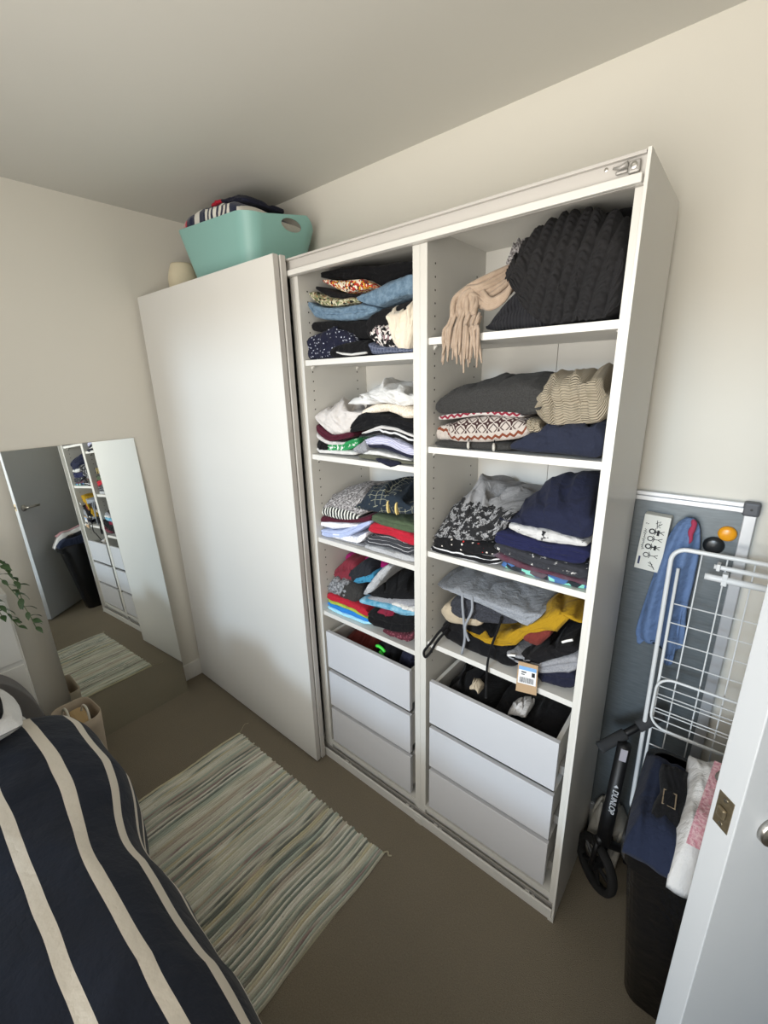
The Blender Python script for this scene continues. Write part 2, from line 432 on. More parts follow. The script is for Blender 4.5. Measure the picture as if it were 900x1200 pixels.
# ------------------------------------------------------------------ wardrobe
m_lam = simple('white_laminate', 'd9d7d2', .42, var=.015, scale=4)
m_lamin = simple('white_laminate_inside', 'd3d1cb', .5, var=.015, scale=4)
m_edge = simple('grey_edge_band', 'bdb9b4', .4, var=.03)
m_alu = simple('silver_rail', 'a6a39f', .5, .4, var=.03)
m_hole = simple('pin_hole_shadow', '2a2825', .9)
H = 2.01; YK = .349; FY = .022; TP = .016
G_SH = 'white shelves in the open wardrobe bays'
m_draw = simple('drawer_front_white', 'cacbcf', .4, var=.015)

def unit(name, label, x0, x1, shelves, drawers, cover, tl=.018, tr=.018):
    t = thing(name, label, 'wardrobe', 'wardrobe units along the back wall', (x0, FY, 0))
    def L(vf): return [(v[0] - x0, v[1] - FY, v[2]) for v in vf[0]], vf[1]
    for a, TP in ((x0, tl), (x1 - tr, tr)):
        sp = mk('side_panel', L(box(a, a + TP, FY, YK, .0, H)), m_lamin, t, bevel=.0008)
        if shelves:
            hv = []
            for yy in (FY + .038, YK - .06):
                z = .70
                while z < 1.94:
                    xx = a + TP if a == x0 else a
                    sgn = 1 if a == x0 else -1
                    ring = [(xx + sgn * .0006, yy + .0028 * math.cos(k * PI / 4), z + .0028 * math.sin(k * PI / 4)) for k in range(8)]
                    hv.append((ring, [tuple(range(8))])); z += .032
            h_ = mk('pin_holes', L(join(*hv)), m_hole, sp); h_['kind'] = 'stuff'
    mk('top_panel', L(box(x0 + tl, x1 - tr, FY, YK, H - .018, H)), m_lamin, t)
    mk('bottom_panel', L(box(x0 + tl, x1 - tr, FY, YK, .06, .078)), m_lamin, t)
    mk('plinth', L(box(x0 + tl, x1 - tr, FY + .01, FY + .024, 0, .06)), m_lam, t)
    xm = x0 + (x1 - x0) * .52
    for a, b in ((x0 + tl, xm - .0008), (xm + .0008, x1 - tr)):
        mk('back_panel', L(box(a, b, YK - .006, YK, .078, H - .018)), m_lamin, t)
    for z in shelves:
        s = mk('shelf', L(box(x0 + tl + .0005, x1 - tr - .0005, .030, YK - .007, z - .018, z)), m_lam, t, bevel=.0008)
        for xx, sg in ((x0 + tl, 1), (x1 - tr, -1)):
            for yy in (FY + .038, YK - .06):
                V = [(xx, yy - .004, z - .019), (xx + sg * .011, yy - .004, z - .019), (xx, yy - .004, z - .031), (xx, yy + .004, z - .019), (xx + sg * .011, yy + .004, z - .019), (xx, yy + .004, z - .031)]
                mk('shelf_pin', L((V, [(0, 1, 2), (3, 5, 4), (0, 3, 4, 1), (1, 4, 5, 2), (0, 2, 5, 3)])), m_trim, s)
    for z0, z1 in drawers:
        a, b = x0 + tl + .018, x1 - tr - .020
        dr = bpy.data.objects.new('drawer', None); COL.objects.link(dr); dr.parent = t
        mk('drawer_front', L(box(a, b, .018, .034, z0, z1)), m_draw, dr, bevel=.0012)
        for q in (a + .004, b - .016): mk('drawer_side', L(box(q, q + .012, .034, YK - .03, z0 + .02, z1 - .012)), m_lam, dr)
        mk('drawer_back', L(box(a + .016, b - .016, YK - .042, YK - .03, z0 + .02, z1 - .03)), m_lam, dr)
        mk('drawer_base', L(box(a + .016, b - .016, .034, YK - .042, z0 + .02, z0 + .028)), m_lam, dr)
        for q0, q1 in ((x0 + tl, a + .004), (b - .004, x1 - tr)):
            mk('runner', L(box(q0 + .001, q1 - .001, .06, YK - .04, z0 + .03, z0 + .06)), m_alu, dr)
    if cover:
        mk('cover_panel', L(box(x1, x1 + .007, .0, YK, 0, H)), m_lam, t, bevel=.001)
    return t
DRW = [(.478, .648), (.287, .457), (.094, .268)]
unit('wardrobe_unit', 'closed wardrobe unit behind the white sliding doors', -2.02, -1.022, [], [], False)
unit('wardrobe_unit', 'narrow open wardrobe bay next to the sliding doors', -1.020, -.5157, [1.698, 1.373, 1.050, .731], DRW, False, .019, .0228)
unit('wardrobe_unit', 'open wardrobe bay at the right end beside the whiteboard', -.5153, -.007, [1.732, 1.438, 1.113, .790], DRW, True, .0228, .018)

# rails
rl = thing('top_rail', 'white sliding door rail across the top of the wardrobe', 'rail')
mk('rail_face', box(-2.02, -.008, .010, .0215, 1.957, 2.008), m_edge, rl, bevel=.001)
mk('rail_lip', box(-2.02, -.010, -.004, .010, 1.957, 1.973), m_lam, rl, bevel=.002)
mk('rail_cap', box(-2.02, -.008, .000, .010, 2.002, 2.008), m_edge, rl, bevel=.001)
stp = mk('door_stop', join(box(-.036, -.016, -.001, .009, 1.976, 1.997), box(-.058, -.036, .001, .008, 1.980, 1.987)), m_alu, rl, bevel=.004)
mk('stop_arm', tube([(-.062, .002, 1.992), (-.05, .0, 1.989), (-.036, -.002, 1.992)], [.002, .004, .005], 8), m_alu, stp, True)
mk('stop_screw', xf(lathe([(.006, 0), (.006, .002), (.003, .003)], 14), Matrix.Translation((-.026, -.001, 1.987)) @ Matrix.Rotation(PI / 2, 4, 'X')), m_steel, stp)
mk('screw', xf(lathe([(.0035, 0), (.0035, .0015), (.0015, .002)], 12), Matrix.Translation((-.076, .010, 1.996)) @ Matrix.Rotation(PI / 2, 4, 'X')), m_steel, rl)
br = thing('floor_rail', 'grey sliding door track along the wardrobe bottom', 'rail')
mk('rail_front', box(-2.02, -.008, .000, .006, .0, .040), m_lam, br, bevel=.001)
mk('rail_channel', join(box(-2.02, -.008, .006, .0215, .0, .026), box(-2.02, -.008, .0165, .0215, .026, .044)), m_alu, br, bevel=.0008)
for x in (-.90, -.57, -.44, -.09):
    mk('clip', join(box(x - .008, x + .008, .010, .0165, .026, .034), box(x + .014, x + .026, .010, .0165, .026, .032)), m_trim, br, bevel=.002)
mk('foot', box(-.525, -.494, -.002, .0, .0, .030), m_trim, br)
mk('foot', box(-.016, .001, -.003, -.001, .0, .014), m_trim, br)
for i, (y, xo, lab) in enumerate(((-.056, -1.018, 'front white sliding door closing the left half of the wardrobe'), (-.030, -1.014, 'rear sliding door seen as a thin edge behind the front one'))):
    d = thing('sliding_door', lab, 'door', 'wardrobe sliding doors', (xo - 1.0, y, .012))
    mk('door_panel', box(.0, .998, 0, .017, 0, 2.001), m_lam, d, bevel=.001)
    mk('edge_strip', box(.998, 1.0, -.0005, .019, 0, 2.001), m_edge, d)
    mk('roller', box(.90, .96, .017, .024, 1.94, 1.99), m_dark, d)
GARMENTS = [
('L1', 'folded_garment', 'black garment lying highest in the left bay, against the top rail', 'garment', 'black', 0.1, 0.33, 2, 0.003, 1.0, 0.5, 0.15, [-0.982, 1.958, -0.98, 1.982, -0.925, 1.951, -0.923, 1.979, -0.87, 1.943, -0.868, 1.975, -0.818, 1.936, -0.816, 1.971, -0.768, 1.921, -0.766, 1.966, -0.721, 1.9, -0.719, 1.961, -0.674, 1.902, -0.673, 1.959, -0.63, 1.904, -0.629, 1.957, -0.587, 1.905, -0.587, 1.955], {}),
('L1', 'patterned_garment', 'red, white and yellow floral top in the left bay pile', 'garment', 'floral_red', 0.07, 0.3, 1, 0.003, 1.0, 0.5, 0.15, [-0.944, 1.94, -0.943, 1.948, -0.915, 1.927, -0.913, 1.943, -0.886, 1.914, -0.884, 1.938, -0.858, 1.901, -0.855, 1.933, -0.83, 1.892, -0.827, 1.931, -0.802, 1.893, -0.8, 1.928, -0.775, 1.894, -0.773, 1.926, -0.748, 1.894, -0.747, 1.917, -0.722, 1.895, -0.722, 1.901], {}),
('L1', 'folded_garment', 'black garment sandwiched between red floral top and blue jeans', 'garment', 'black2', 0.075, 0.31, 1, 0.003, 1.0, 0.5, 0.15, [-0.981, 1.923, -0.979, 1.936, -0.955, 1.91, -0.953, 1.927, -0.93, 1.898, -0.928, 1.919, -0.905, 1.885, -0.903, 1.91, -0.88, 1.873, -0.878, 1.902, -0.856, 1.866, -0.854, 1.897, -0.831, 1.867, -0.83, 1.892, -0.807, 1.869, -0.806, 1.888, -0.784, 1.87, -0.783, 1.883], {}),
('L1', 'patterned_scarf', 'cream and green patterned scarf peeking out above the light blue jeans', 'scarf', 'floral_green', 0.06, 0.28, 1, 0.005, 1.0, 0.5, 0.15, [-0.998, 1.904, -0.998, 1.917, -0.978, 1.887, -0.975, 1.915, -0.948, 1.87, -0.945, 1.905, -0.918, 1.863, -0.916, 1.893, -0.889, 1.859, -0.887, 1.882, -0.86, 1.856, -0.859, 1.875, -0.832, 1.858, -0.83, 1.875, -0.804, 1.86, -0.803, 1.874, -0.777, 1.862, -0.776, 1.874], {}),
('L1', 'jeans', 'light blue denim jeans crumpled across the top left shelf', 'jeans', 'denim', 0.05, 0.3, 2, 0.004, 1.0, 0.5, 0.15, [-0.998, 1.869, -0.998, 1.892, -0.961, 1.832, -0.957, 1.873, -0.92, 1.822, -0.916, 1.86, -0.88, 1.817, -0.877, 1.856, -0.841, 1.811, -0.838, 1.853, -0.803, 1.81, -0.8, 1.853, -0.767, 1.809, -0.764, 1.852, -0.731, 1.812, -0.729, 1.845, -0.696, 1.82, -0.696, 1.838], {'leg': 1}),
('L1', 'folded_garment', 'black garment directly under the light blue jeans, left half', 'garment', 'black', 0.06, 0.32, 1, 0.003, 1.0, 0.5, 0.15, [-0.998, 1.802, -0.998, 1.816, -0.994, 1.794, -0.986, 1.825, -0.953, 1.786, -0.942, 1.822, -0.914, 1.778, -0.899, 1.818, -0.875, 1.771, -0.858, 1.815, -0.838, 1.764, -0.818, 1.812, -0.802, 1.758, -0.779, 1.81, -0.767, 1.752, -0.742, 1.809, -0.733, 1.745, -0.705, 1.807], {}),
('L1', 'folded_garment', 'black garment bulging beneath the blue jeans leg by the divider', 'garment', 'black2', 0.06, 0.32, 1, 0.004, 1.0, 0.5, 0.15, [-0.751, 1.751, -0.748, 1.82, -0.726, 1.743, -0.722, 1.827, -0.701, 1.734, -0.697, 1.833, -0.676, 1.727, -0.672, 1.838, -0.652, 1.722, -0.648, 1.841, -0.628, 1.716, -0.625, 1.843, -0.605, 1.711, -0.603, 1.846, -0.582, 1.705, -0.58, 1.848, -0.56, 1.7, -0.559, 1.85], {}),
('L1', 'polka_dot_dress', 'navy polka dot dress rumpled on the left end of the top left shelf', 'dress', 'polka', 0.042, 0.3, 2, 0.006, 1.0, 0.5, 0.15, [-0.998, 1.72, -0.998, 1.752, -0.998, 1.7, -0.998, 1.777, -0.973, 1.7, -0.963, 1.785, -0.939, 1.7, -0.93, 1.789, -0.906, 1.7, -0.897, 1.796, -0.874, 1.7, -0.865, 1.803, -0.843, 1.7, -0.836, 1.79, -0.812, 1.7, -0.807, 1.775, -0.783, 1.701, -0.779, 1.761], {}),
('L1', 'trimmed_garment', 'black top with a white edging beside the polka dot dress', 'garment', 'black', 0.034, 0.26, 1, 0.003, 1.0, 0.5, 0.15, [-0.892, 1.7, -0.888, 1.737, -0.868, 1.7, -0.864, 1.74, -0.844, 1.7, -0.84, 1.742, -0.821, 1.7, -0.816, 1.745, -0.798, 1.7, -0.793, 1.747, -0.776, 1.7, -0.771, 1.748, -0.754, 1.7, -0.749, 1.749, -0.733, 1.7, -0.728, 1.739, -0.712, 1.7, -0.708, 1.723], {'trim': 1}),
('L1', 'checked_shirt', 'grey blue checked shirt flat under the cream blouse', 'shirt', 'check', 0.038, 0.3, 1, 0.003, 1.0, 0.5, 0.15, [-0.722, 1.7, -0.732, 1.749, -0.698, 1.7, -0.707, 1.737, -0.674, 1.7, -0.682, 1.727, -0.651, 1.7, -0.658, 1.724, -0.629, 1.7, -0.634, 1.72, -0.607, 1.7, -0.611, 1.717, -0.586, 1.7, -0.588, 1.713, -0.564, 1.7, -0.566, 1.71, -0.544, 1.7, -0.544, 1.707], {}),
('L1', 'floral_blouse', 'black and white floral blouse bunched beside the cream blouse', 'blouse', 'floral_bw', 0.044, 0.2, 1, 0.006, 1.0, 0.5, 0.15, [-0.718, 1.748, -0.717, 1.771, -0.705, 1.739, -0.703, 1.781, -0.692, 1.73, -0.69, 1.788, -0.679, 1.722, -0.676, 1.786, -0.666, 1.716, -0.663, 1.784, -0.653, 1.715, -0.651, 1.782, -0.64, 1.714, -0.638, 1.78, -0.627, 1.713, -0.625, 1.778, -0.614, 1.711, -0.613, 1.776], {}),
('L1', 'cream_blouse', 'cream satin blouse spilling down beside the bay divider', 'blouse', 'cream', 0.034, 0.18, 1, 0.009, 1.0, 0.5, 0.15, [-0.646, 1.795, -0.646, 1.811, -0.633, 1.763, -0.632, 1.812, -0.62, 1.731, -0.618, 1.813, -0.607, 1.71, -0.605, 1.814, -0.594, 1.708, -0.591, 1.819, -0.58, 1.706, -0.578, 1.824, -0.567, 1.707, -0.565, 1.829, -0.554, 1.728, -0.553, 1.834, -0.543, 1.75, -0.543, 1.826], {}),
('L2', 'folded_garment', 'thin white top lying lowest left on the second left shelf', 'garment', 'white', 0.045, 0.3, 1, 0.003, 1.0, 0.5, 0.15, [-0.998, 1.384, -0.998, 1.4, -0.975, 1.377, -0.973, 1.391, -0.948, 1.378, -0.946, 1.392, -0.921, 1.379, -0.92, 1.393, -0.895, 1.38, -0.894, 1.395, -0.87, 1.381, -0.869, 1.396, -0.845, 1.382, -0.844, 1.397, -0.821, 1.383, -0.82, 1.398, -0.797, 1.384, -0.796, 1.399], {}),
('L2', 'folded_garment', 'narrow black top end standing left of the green t-shirt', 'garment', 'black', 0.05, 0.28, 1, 0.003, 1.0, 0.5, 0.15, [-0.998, 1.378, -0.998, 1.43, -0.995, 1.378, -0.99, 1.428, -0.987, 1.378, -0.982, 1.426, -0.979, 1.378, -0.974, 1.424, -0.971, 1.379, -0.967, 1.422, -0.963, 1.379, -0.959, 1.42, -0.955, 1.379, -0.951, 1.418, -0.947, 1.38, -0.943, 1.416, -0.939, 1.38, -0.936, 1.414], {}),
('L2', 'green_t_shirt', 'green and white t-shirt folded below the maroon jumper', 't-shirt', 'green_white', 0.05, 0.3, 2, 0.003, 1.0, 0.5, 0.15, [-0.95, 1.385, -0.947, 1.413, -0.929, 1.386, -0.926, 1.416, -0.909, 1.387, -0.906, 1.418, -0.889, 1.388, -0.887, 1.421, -0.87, 1.388, -0.867, 1.423, -0.85, 1.395, -0.848, 1.43, -0.831, 1.401, -0.829, 1.436, -0.812, 1.408, -0.81, 1.442, -0.794, 1.414, -0.792, 1.447], {}),
('L2', 'folded_garment', 'white top folded right beneath the maroon jumper', 'garment', 'white2', 0.05, 0.3, 1, 0.003, 1.0, 0.5, 0.15, [-0.998, 1.434, -0.998, 1.455, -0.992, 1.427, -0.99, 1.446, -0.971, 1.419, -0.969, 1.437, -0.95, 1.412, -0.948, 1.428, -0.929, 1.409, -0.928, 1.424, -0.908, 1.411, -0.907, 1.424, -0.887, 1.413, -0.886, 1.424, -0.867, 1.415, -0.866, 1.425, -0.847, 1.417, -0.846, 1.425], {}),
('L2', 'maroon_jumper', 'dark maroon jumper under the sheer white top', 'jumper', 'maroon', 0.05, 0.31, 2, 0.003, 1.0, 0.5, 0.15, [-0.998, 1.45, -0.998, 1.489, -0.98, 1.439, -0.976, 1.477, -0.957, 1.428, -0.953, 1.465, -0.933, 1.421, -0.93, 1.453, -0.909, 1.425, -0.908, 1.447, -0.886, 1.429, -0.884, 1.451, -0.863, 1.433, -0.861, 1.456, -0.84, 1.437, -0.839, 1.461, -0.818, 1.441, -0.817, 1.465], {}),
('L2', 'sheer_garment', 'sheer white top crumpled on the maroon jumper', 'garment', 'sheer', 0.048, 0.27, 1, 0.01, 0.8, 0.4, 0.15, [-0.998, 1.497, -0.998, 1.519, -0.971, 1.48, -0.998, 1.525, -0.943, 1.463, -0.998, 1.532, -0.915, 1.446, -0.998, 1.538, -0.886, 1.446, -0.968, 1.544, -0.857, 1.453, -0.938, 1.548, -0.829, 1.46, -0.909, 1.553, -0.801, 1.488, -0.88, 1.551, -0.773, 1.516, -0.853, 1.541], {}),
('L2', 'folded_trousers', 'olive grey trousers lowest in the right stack, second left shelf', 'trousers', 'olive_grey', 0.04, 0.31, 1, 0.003, 1.0, 0.5, 0.15, [-0.787, 1.375, -0.785, 1.393, -0.753, 1.375, -0.752, 1.394, -0.721, 1.375, -0.72, 1.395, -0.69, 1.375, -0.689, 1.395, -0.66, 1.375, -0.659, 1.393, -0.63, 1.375, -0.629, 1.391, -0.601, 1.375, -0.601, 1.39, -0.573, 1.375, -0.573, 1.388, -0.545, 1.375, -0.545, 1.387], {}),
('L2', 'folded_garment', 'white t-shirt fold above the olive grey trousers', 't-shirt', 'white', 0.048, 0.31, 1, 0.003, 1.0, 0.5, 0.15, [-0.793, 1.39, -0.792, 1.407, -0.762, 1.39, -0.761, 1.407, -0.732, 1.391, -0.731, 1.407, -0.703, 1.391, -0.702, 1.407, -0.675, 1.389, -0.674, 1.404, -0.647, 1.386, -0.646, 1.401, -0.62, 1.383, -0.619, 1.397, -0.593, 1.381, -0.593, 1.394, -0.567, 1.378, -0.567, 1.391], {}),
('L2', 'folded_garment', 'dark navy top under the lilac striped shirt', 'garment', 'navy_dark', 0.05, 0.31, 1, 0.003, 1.0, 0.5, 0.15, [-0.768, 1.412, -0.767, 1.428, -0.74, 1.413, -0.738, 1.429, -0.713, 1.414, -0.711, 1.43, -0.686, 1.415, -0.684, 1.431, -0.661, 1.412, -0.657, 1.427, -0.636, 1.406, -0.632, 1.421, -0.611, 1.401, -0.607, 1.414, -0.587, 1.395, -0.582, 1.408, -0.563, 1.389, -0.558, 1.402], {}),
('L2', 'striped_shirt', 'pale lilac striped shirt folded in the middle of its stack', 'shirt', 'lilac_stripe', 0.048, 0.31, 2, 0.003, 1.0, 0.5, 0.15, [-0.765, 1.422, -0.764, 1.442, -0.737, 1.424, -0.735, 1.449, -0.709, 1.426, -0.707, 1.455, -0.682, 1.428, -0.679, 1.455, -0.655, 1.424, -0.653, 1.451, -0.63, 1.417, -0.627, 1.447, -0.604, 1.411, -0.601, 1.44, -0.58, 1.405, -0.576, 1.433, -0.555, 1.399, -0.552, 1.425], {}),
('L2', 'folded_garment', 'black top with white hem band above the lilac striped shirt', 'garment', 'bw_edge', 0.05, 0.31, 1, 0.003, 1.0, 0.5, 0.15, [-0.789, 1.443, -0.788, 1.452, -0.756, 1.45, -0.755, 1.462, -0.724, 1.456, -0.723, 1.471, -0.693, 1.461, -0.692, 1.479, -0.663, 1.455, -0.663, 1.479, -0.634, 1.45, -0.634, 1.479, -0.606, 1.444, -0.605, 1.472, -0.578, 1.436, -0.578, 1.463, -0.551, 1.429, -0.551, 1.455], {}),
('L2', 'folded_garment', 'white fold between two black tops on the second left shelf', 'garment', 'white2', 0.05, 0.31, 1, 0.003, 1.0, 0.5, 0.15, [-0.778, 1.455, -0.778, 1.461, -0.747, 1.463, -0.746, 1.471, -0.716, 1.471, -0.716, 1.481, -0.687, 1.478, -0.686, 1.49, -0.658, 1.476, -0.658, 1.488, -0.63, 1.474, -0.63, 1.485, -0.603, 1.469, -0.603, 1.479, -0.577, 1.462, -0.577, 1.471, -0.551, 1.455, -0.551, 1.463], {}),
('L2', 'black_jumper', 'black jumper with a ribbed edge under the cream lace top', 'jumper', 'black', 0.048, 0.32, 2, 0.004, 1.0, 0.5, 0.15, [-0.829, 1.453, -0.827, 1.488, -0.789, 1.464, -0.786, 1.523, -0.751, 1.474, -0.748, 1.537, -0.715, 1.485, -0.713, 1.529, -0.679, 1.489, -0.678, 1.523, -0.646, 1.486, -0.645, 1.518, -0.613, 1.481, -0.612, 1.514, -0.581, 1.471, -0.58, 1.51, -0.55, 1.462, -0.549, 1.506], {}),
('L2', 'lace_garment', 'cream lace top under the white blouse by the divider', 'garment', 'lace', 0.05, 0.31, 1, 0.004, 1.0, 0.5, 0.15, [-0.771, 1.52, -0.771, 1.536, -0.741, 1.523, -0.74, 1.548, -0.712, 1.527, -0.71, 1.557, -0.683, 1.53, -0.682, 1.557, -0.655, 1.533, -0.655, 1.557, -0.628, 1.525, -0.628, 1.555, -0.602, 1.514, -0.601, 1.551, -0.576, 1.513, -0.576, 1.548, -0.551, 1.515, -0.551, 1.545], {}),
('L2', 'white_blouse', 'white cotton blouse crumpled on top of the cream lace top', 'blouse', 'white', 0.05, 0.3, 1, 0.008, 0.75, 0.4, 0.15, [-0.767, 1.549, -0.858, 1.555, -0.737, 1.552, -0.825, 1.573, -0.708, 1.555, -0.793, 1.591, -0.68, 1.558, -0.762, 1.602, -0.653, 1.556, -0.732, 1.607, -0.627, 1.553, -0.704, 1.611, -0.601, 1.549, -0.676, 1.613, -0.575, 1.552, -0.648, 1.614, -0.551, 1.555, -0.622, 1.615], {}),
('L2', 'grey_cloth', 'grey fabric corner poking out between the two stacks', 'cloth', 'grey', 0.036, 0.2, 1, 0.004, 1.0, 0.5, 0.15, [-0.805, 1.396, -0.804, 1.41, -0.796, 1.395, -0.795, 1.416, -0.788, 1.394, -0.787, 1.421, -0.78, 1.393, -0.778, 1.426, -0.772, 1.392, -0.77, 1.432, -0.764, 1.393, -0.762, 1.437, -0.756, 1.396, -0.753, 1.442, -0.748, 1.398, -0.746, 1.428, -0.74, 1.401, -0.739, 1.415], {}),
('L2', 'folded_cloth', 'dark navy cloth corner hanging over the second left shelf edge', 'cloth', 'navy_dark', 0.022, 0.12, 1, 0.001, 1.0, 0.5, 0.15, [-0.695, 1.381, -0.694, 1.388, -0.682, 1.378, -0.682, 1.388, -0.67, 1.374, -0.669, 1.387, -0.657, 1.37, -0.657, 1.387, -0.645, 1.366, -0.645, 1.386, -0.633, 1.362, -0.632, 1.386, -0.621, 1.366, -0.62, 1.385, -0.609, 1.37, -0.608, 1.385, -0.597, 1.375, -0.597, 1.383], {}),
('L3', 'grey_cloth', 'thin grey cloth lying flat on the third left shelf', 'cloth', 'grey', 0.05, 0.32, 1, 0.001, 1.0, 0.5, 0.15, [-0.998, 1.052, -0.998, 1.058, -0.994, 1.052, -0.993, 1.058, -0.962, 1.052, -0.961, 1.058, -0.93, 1.052, -0.929, 1.058, -0.9, 1.052, -0.899, 1.058, -0.87, 1.052, -0.869, 1.058, -0.841, 1.052, -0.84, 1.058, -0.812, 1.052, -0.811, 1.058, -0.784, 1.052, -0.784, 1.058], {}),
('L3', 'dotted_shirt', 'white shirt with tiny blue dots at the bottom of its stack', 'shirt', 'tinydots', 0.048, 0.31, 2, 0.003, 1.0, 0.5, 0.15, [-0.952, 1.057, -0.95, 1.074, -0.928, 1.058, -0.926, 1.077, -0.905, 1.058, -0.903, 1.079, -0.882, 1.058, -0.881, 1.081, -0.86, 1.058, -0.858, 1.083, -0.838, 1.059, -0.836, 1.085, -0.816, 1.059, -0.815, 1.088, -0.795, 1.069, -0.793, 1.1, -0.773, 1.085, -0.771, 1.119], {}),
('L3', 'light_blue_shirt', 'light blue shirt folded with rounded edge, third left shelf', 'shirt', 'lightblue', 0.045, 0.31, 2, 0.003, 1.0, 0.5, 0.15, [-0.998, 1.052, -0.998, 1.076, -0.998, 1.052, -0.998, 1.08, -0.973, 1.052, -0.973, 1.084, -0.933, 1.057, -0.933, 1.087, -0.894, 1.063, -0.894, 1.096, -0.856, 1.077, -0.855, 1.114, -0.819, 1.1, -0.818, 1.131, -0.783, 1.122, -0.782, 1.148, -0.748, 1.142, -0.747, 1.164], {}),
('L3', 'white_shirt', 'white shirt with sparse dots above the light blue shirt', 'shirt', 'tinydots2', 0.045, 0.3, 1, 0.003, 1.0, 0.5, 0.15, [-0.998, 1.089, -0.998, 1.109, -0.998, 1.089, -0.998, 1.113, -0.971, 1.089, -0.972, 1.116, -0.94, 1.089, -0.94, 1.12, -0.91, 1.096, -0.909, 1.124, -0.88, 1.105, -0.88, 1.128, -0.851, 1.114, -0.85, 1.131, -0.822, 1.122, -0.822, 1.135, -0.794, 1.131, -0.794, 1.139], {}),
('L3', 'maroon_garment', 'maroon top folded between white shirts, third left shelf', 'garment', 'maroon', 0.045, 0.3, 1, 0.003, 1.0, 0.5, 0.15, [-0.998, 1.097, -0.998, 1.115, -0.998, 1.105, -0.995, 1.132, -0.959, 1.113, -0.955, 1.137, -0.921, 1.121, -0.918, 1.134, -0.884, 1.127, -0.881, 1.139, -0.848, 1.133, -0.845, 1.147, -0.814, 1.139, -0.81, 1.156, -0.78, 1.145, -0.776, 1.171, -0.748, 1.15, -0.743, 1.189], {}),
('L3', 'striped_garment', 'black and white striped top rolled beneath the grey animal print', 'garment', 'bw_stripe', 0.05, 0.28, 1, 0.003, 1.0, 0.5, 0.15, [-0.998, 1.132, -0.998, 1.158, -0.994, 1.132, -0.99, 1.167, -0.964, 1.132, -0.96, 1.177, -0.935, 1.131, -0.931, 1.181, -0.907, 1.131, -0.903, 1.18, -0.879, 1.133, -0.875, 1.18, -0.851, 1.134, -0.848, 1.178, -0.825, 1.136, -0.823, 1.172, -0.799, 1.137, -0.797, 1.165], {}),
('L3', 'animal_print_jumper', 'fluffy grey animal print jumper on the striped top', 'jumper', 'animal', 0.06, 0.3, 1, 0.007, 0.65, 0.45, 0.15, [-0.998, 1.16, -0.998, 1.166, -0.973, 1.162, -0.998, 1.168, -0.938, 1.163, -0.998, 1.192, -0.904, 1.165, -0.998, 1.21, -0.871, 1.165, -0.961, 1.223, -0.839, 1.162, -0.923, 1.237, -0.808, 1.162, -0.887, 1.245, -0.777, 1.178, -0.852, 1.251, -0.746, 1.194, -0.817, 1.257], {}),
('L3', 'folded_trousers', 'light grey marl trousers lowest in the stack under the red jumper', 'trousers', 'grey_light', 0.042, 0.32, 2, 0.003, 1.0, 0.5, 0.15, [-0.777, 1.052, -0.775, 1.068, -0.746, 1.052, -0.745, 1.069, -0.716, 1.052, -0.715, 1.07, -0.686, 1.052, -0.685, 1.07, -0.658, 1.052, -0.657, 1.071, -0.63, 1.052, -0.629, 1.072, -0.603, 1.052, -0.602, 1.073, -0.576, 1.052, -0.576, 1.073, -0.55, 1.052, -0.55, 1.074], {}),
('L3', 'folded_trousers', 'charcoal trousers with white piping under the red jumper', 'trousers', 'piped', 0.042, 0.32, 2, 0.003, 1.0, 0.5, 0.15, [-0.782, 1.067, -0.774, 1.098, -0.75, 1.07, -0.743, 1.106, -0.719, 1.074, -0.713, 1.115, -0.689, 1.077, -0.684, 1.122, -0.66, 1.077, -0.655, 1.128, -0.631, 1.074, -0.628, 1.122, -0.604, 1.071, -0.601, 1.116, -0.576, 1.071, -0.575, 1.111, -0.55, 1.087, -0.549, 1.105], {}),
('L3', 'red_jumper', 'bright red jumper folded between charcoal trousers and olive top', 'jumper', 'red', 0.045, 0.32, 2, 0.003, 1.0, 0.5, 0.15, [-0.762, 1.114, -0.747, 1.158, -0.734, 1.116, -0.721, 1.158, -0.706, 1.118, -0.695, 1.158, -0.679, 1.12, -0.67, 1.158, -0.652, 1.122, -0.645, 1.158, -0.626, 1.118, -0.621, 1.156, -0.601, 1.112, -0.597, 1.154, -0.576, 1.107, -0.574, 1.152, -0.552, 1.102, -0.551, 1.151], {}),
('L3', 'olive_garment', 'olive green top folded under the navy graphic t-shirt', 'garment', 'olive', 0.048, 0.32, 2, 0.003, 1.0, 0.5, 0.15, [-0.744, 1.155, -0.742, 1.189, -0.718, 1.154, -0.717, 1.188, -0.693, 1.153, -0.692, 1.188, -0.669, 1.152, -0.668, 1.187, -0.645, 1.151, -0.644, 1.186, -0.621, 1.151, -0.621, 1.186, -0.598, 1.15, -0.598, 1.185, -0.576, 1.149, -0.575, 1.185, -0.554, 1.148, -0.553, 1.184], {}),
('L3', 'graphic_t_shirt', 'navy t-shirt with pale line print and two yellow crescents', 't-shirt', 'graphic', 0.05, 0.31, 1, 0.005, 0.8, 0.4, 0.15, [-0.757, 1.189, -0.85, 1.195, -0.729, 1.192, -0.818, 1.219, -0.703, 1.194, -0.788, 1.26, -0.677, 1.197, -0.759, 1.274, -0.651, 1.2, -0.732, 1.278, -0.626, 1.204, -0.705, 1.281, -0.602, 1.207, -0.679, 1.28, -0.578, 1.21, -0.654, 1.28, -0.555, 1.213, -0.629, 1.279], {'cres': 1}),
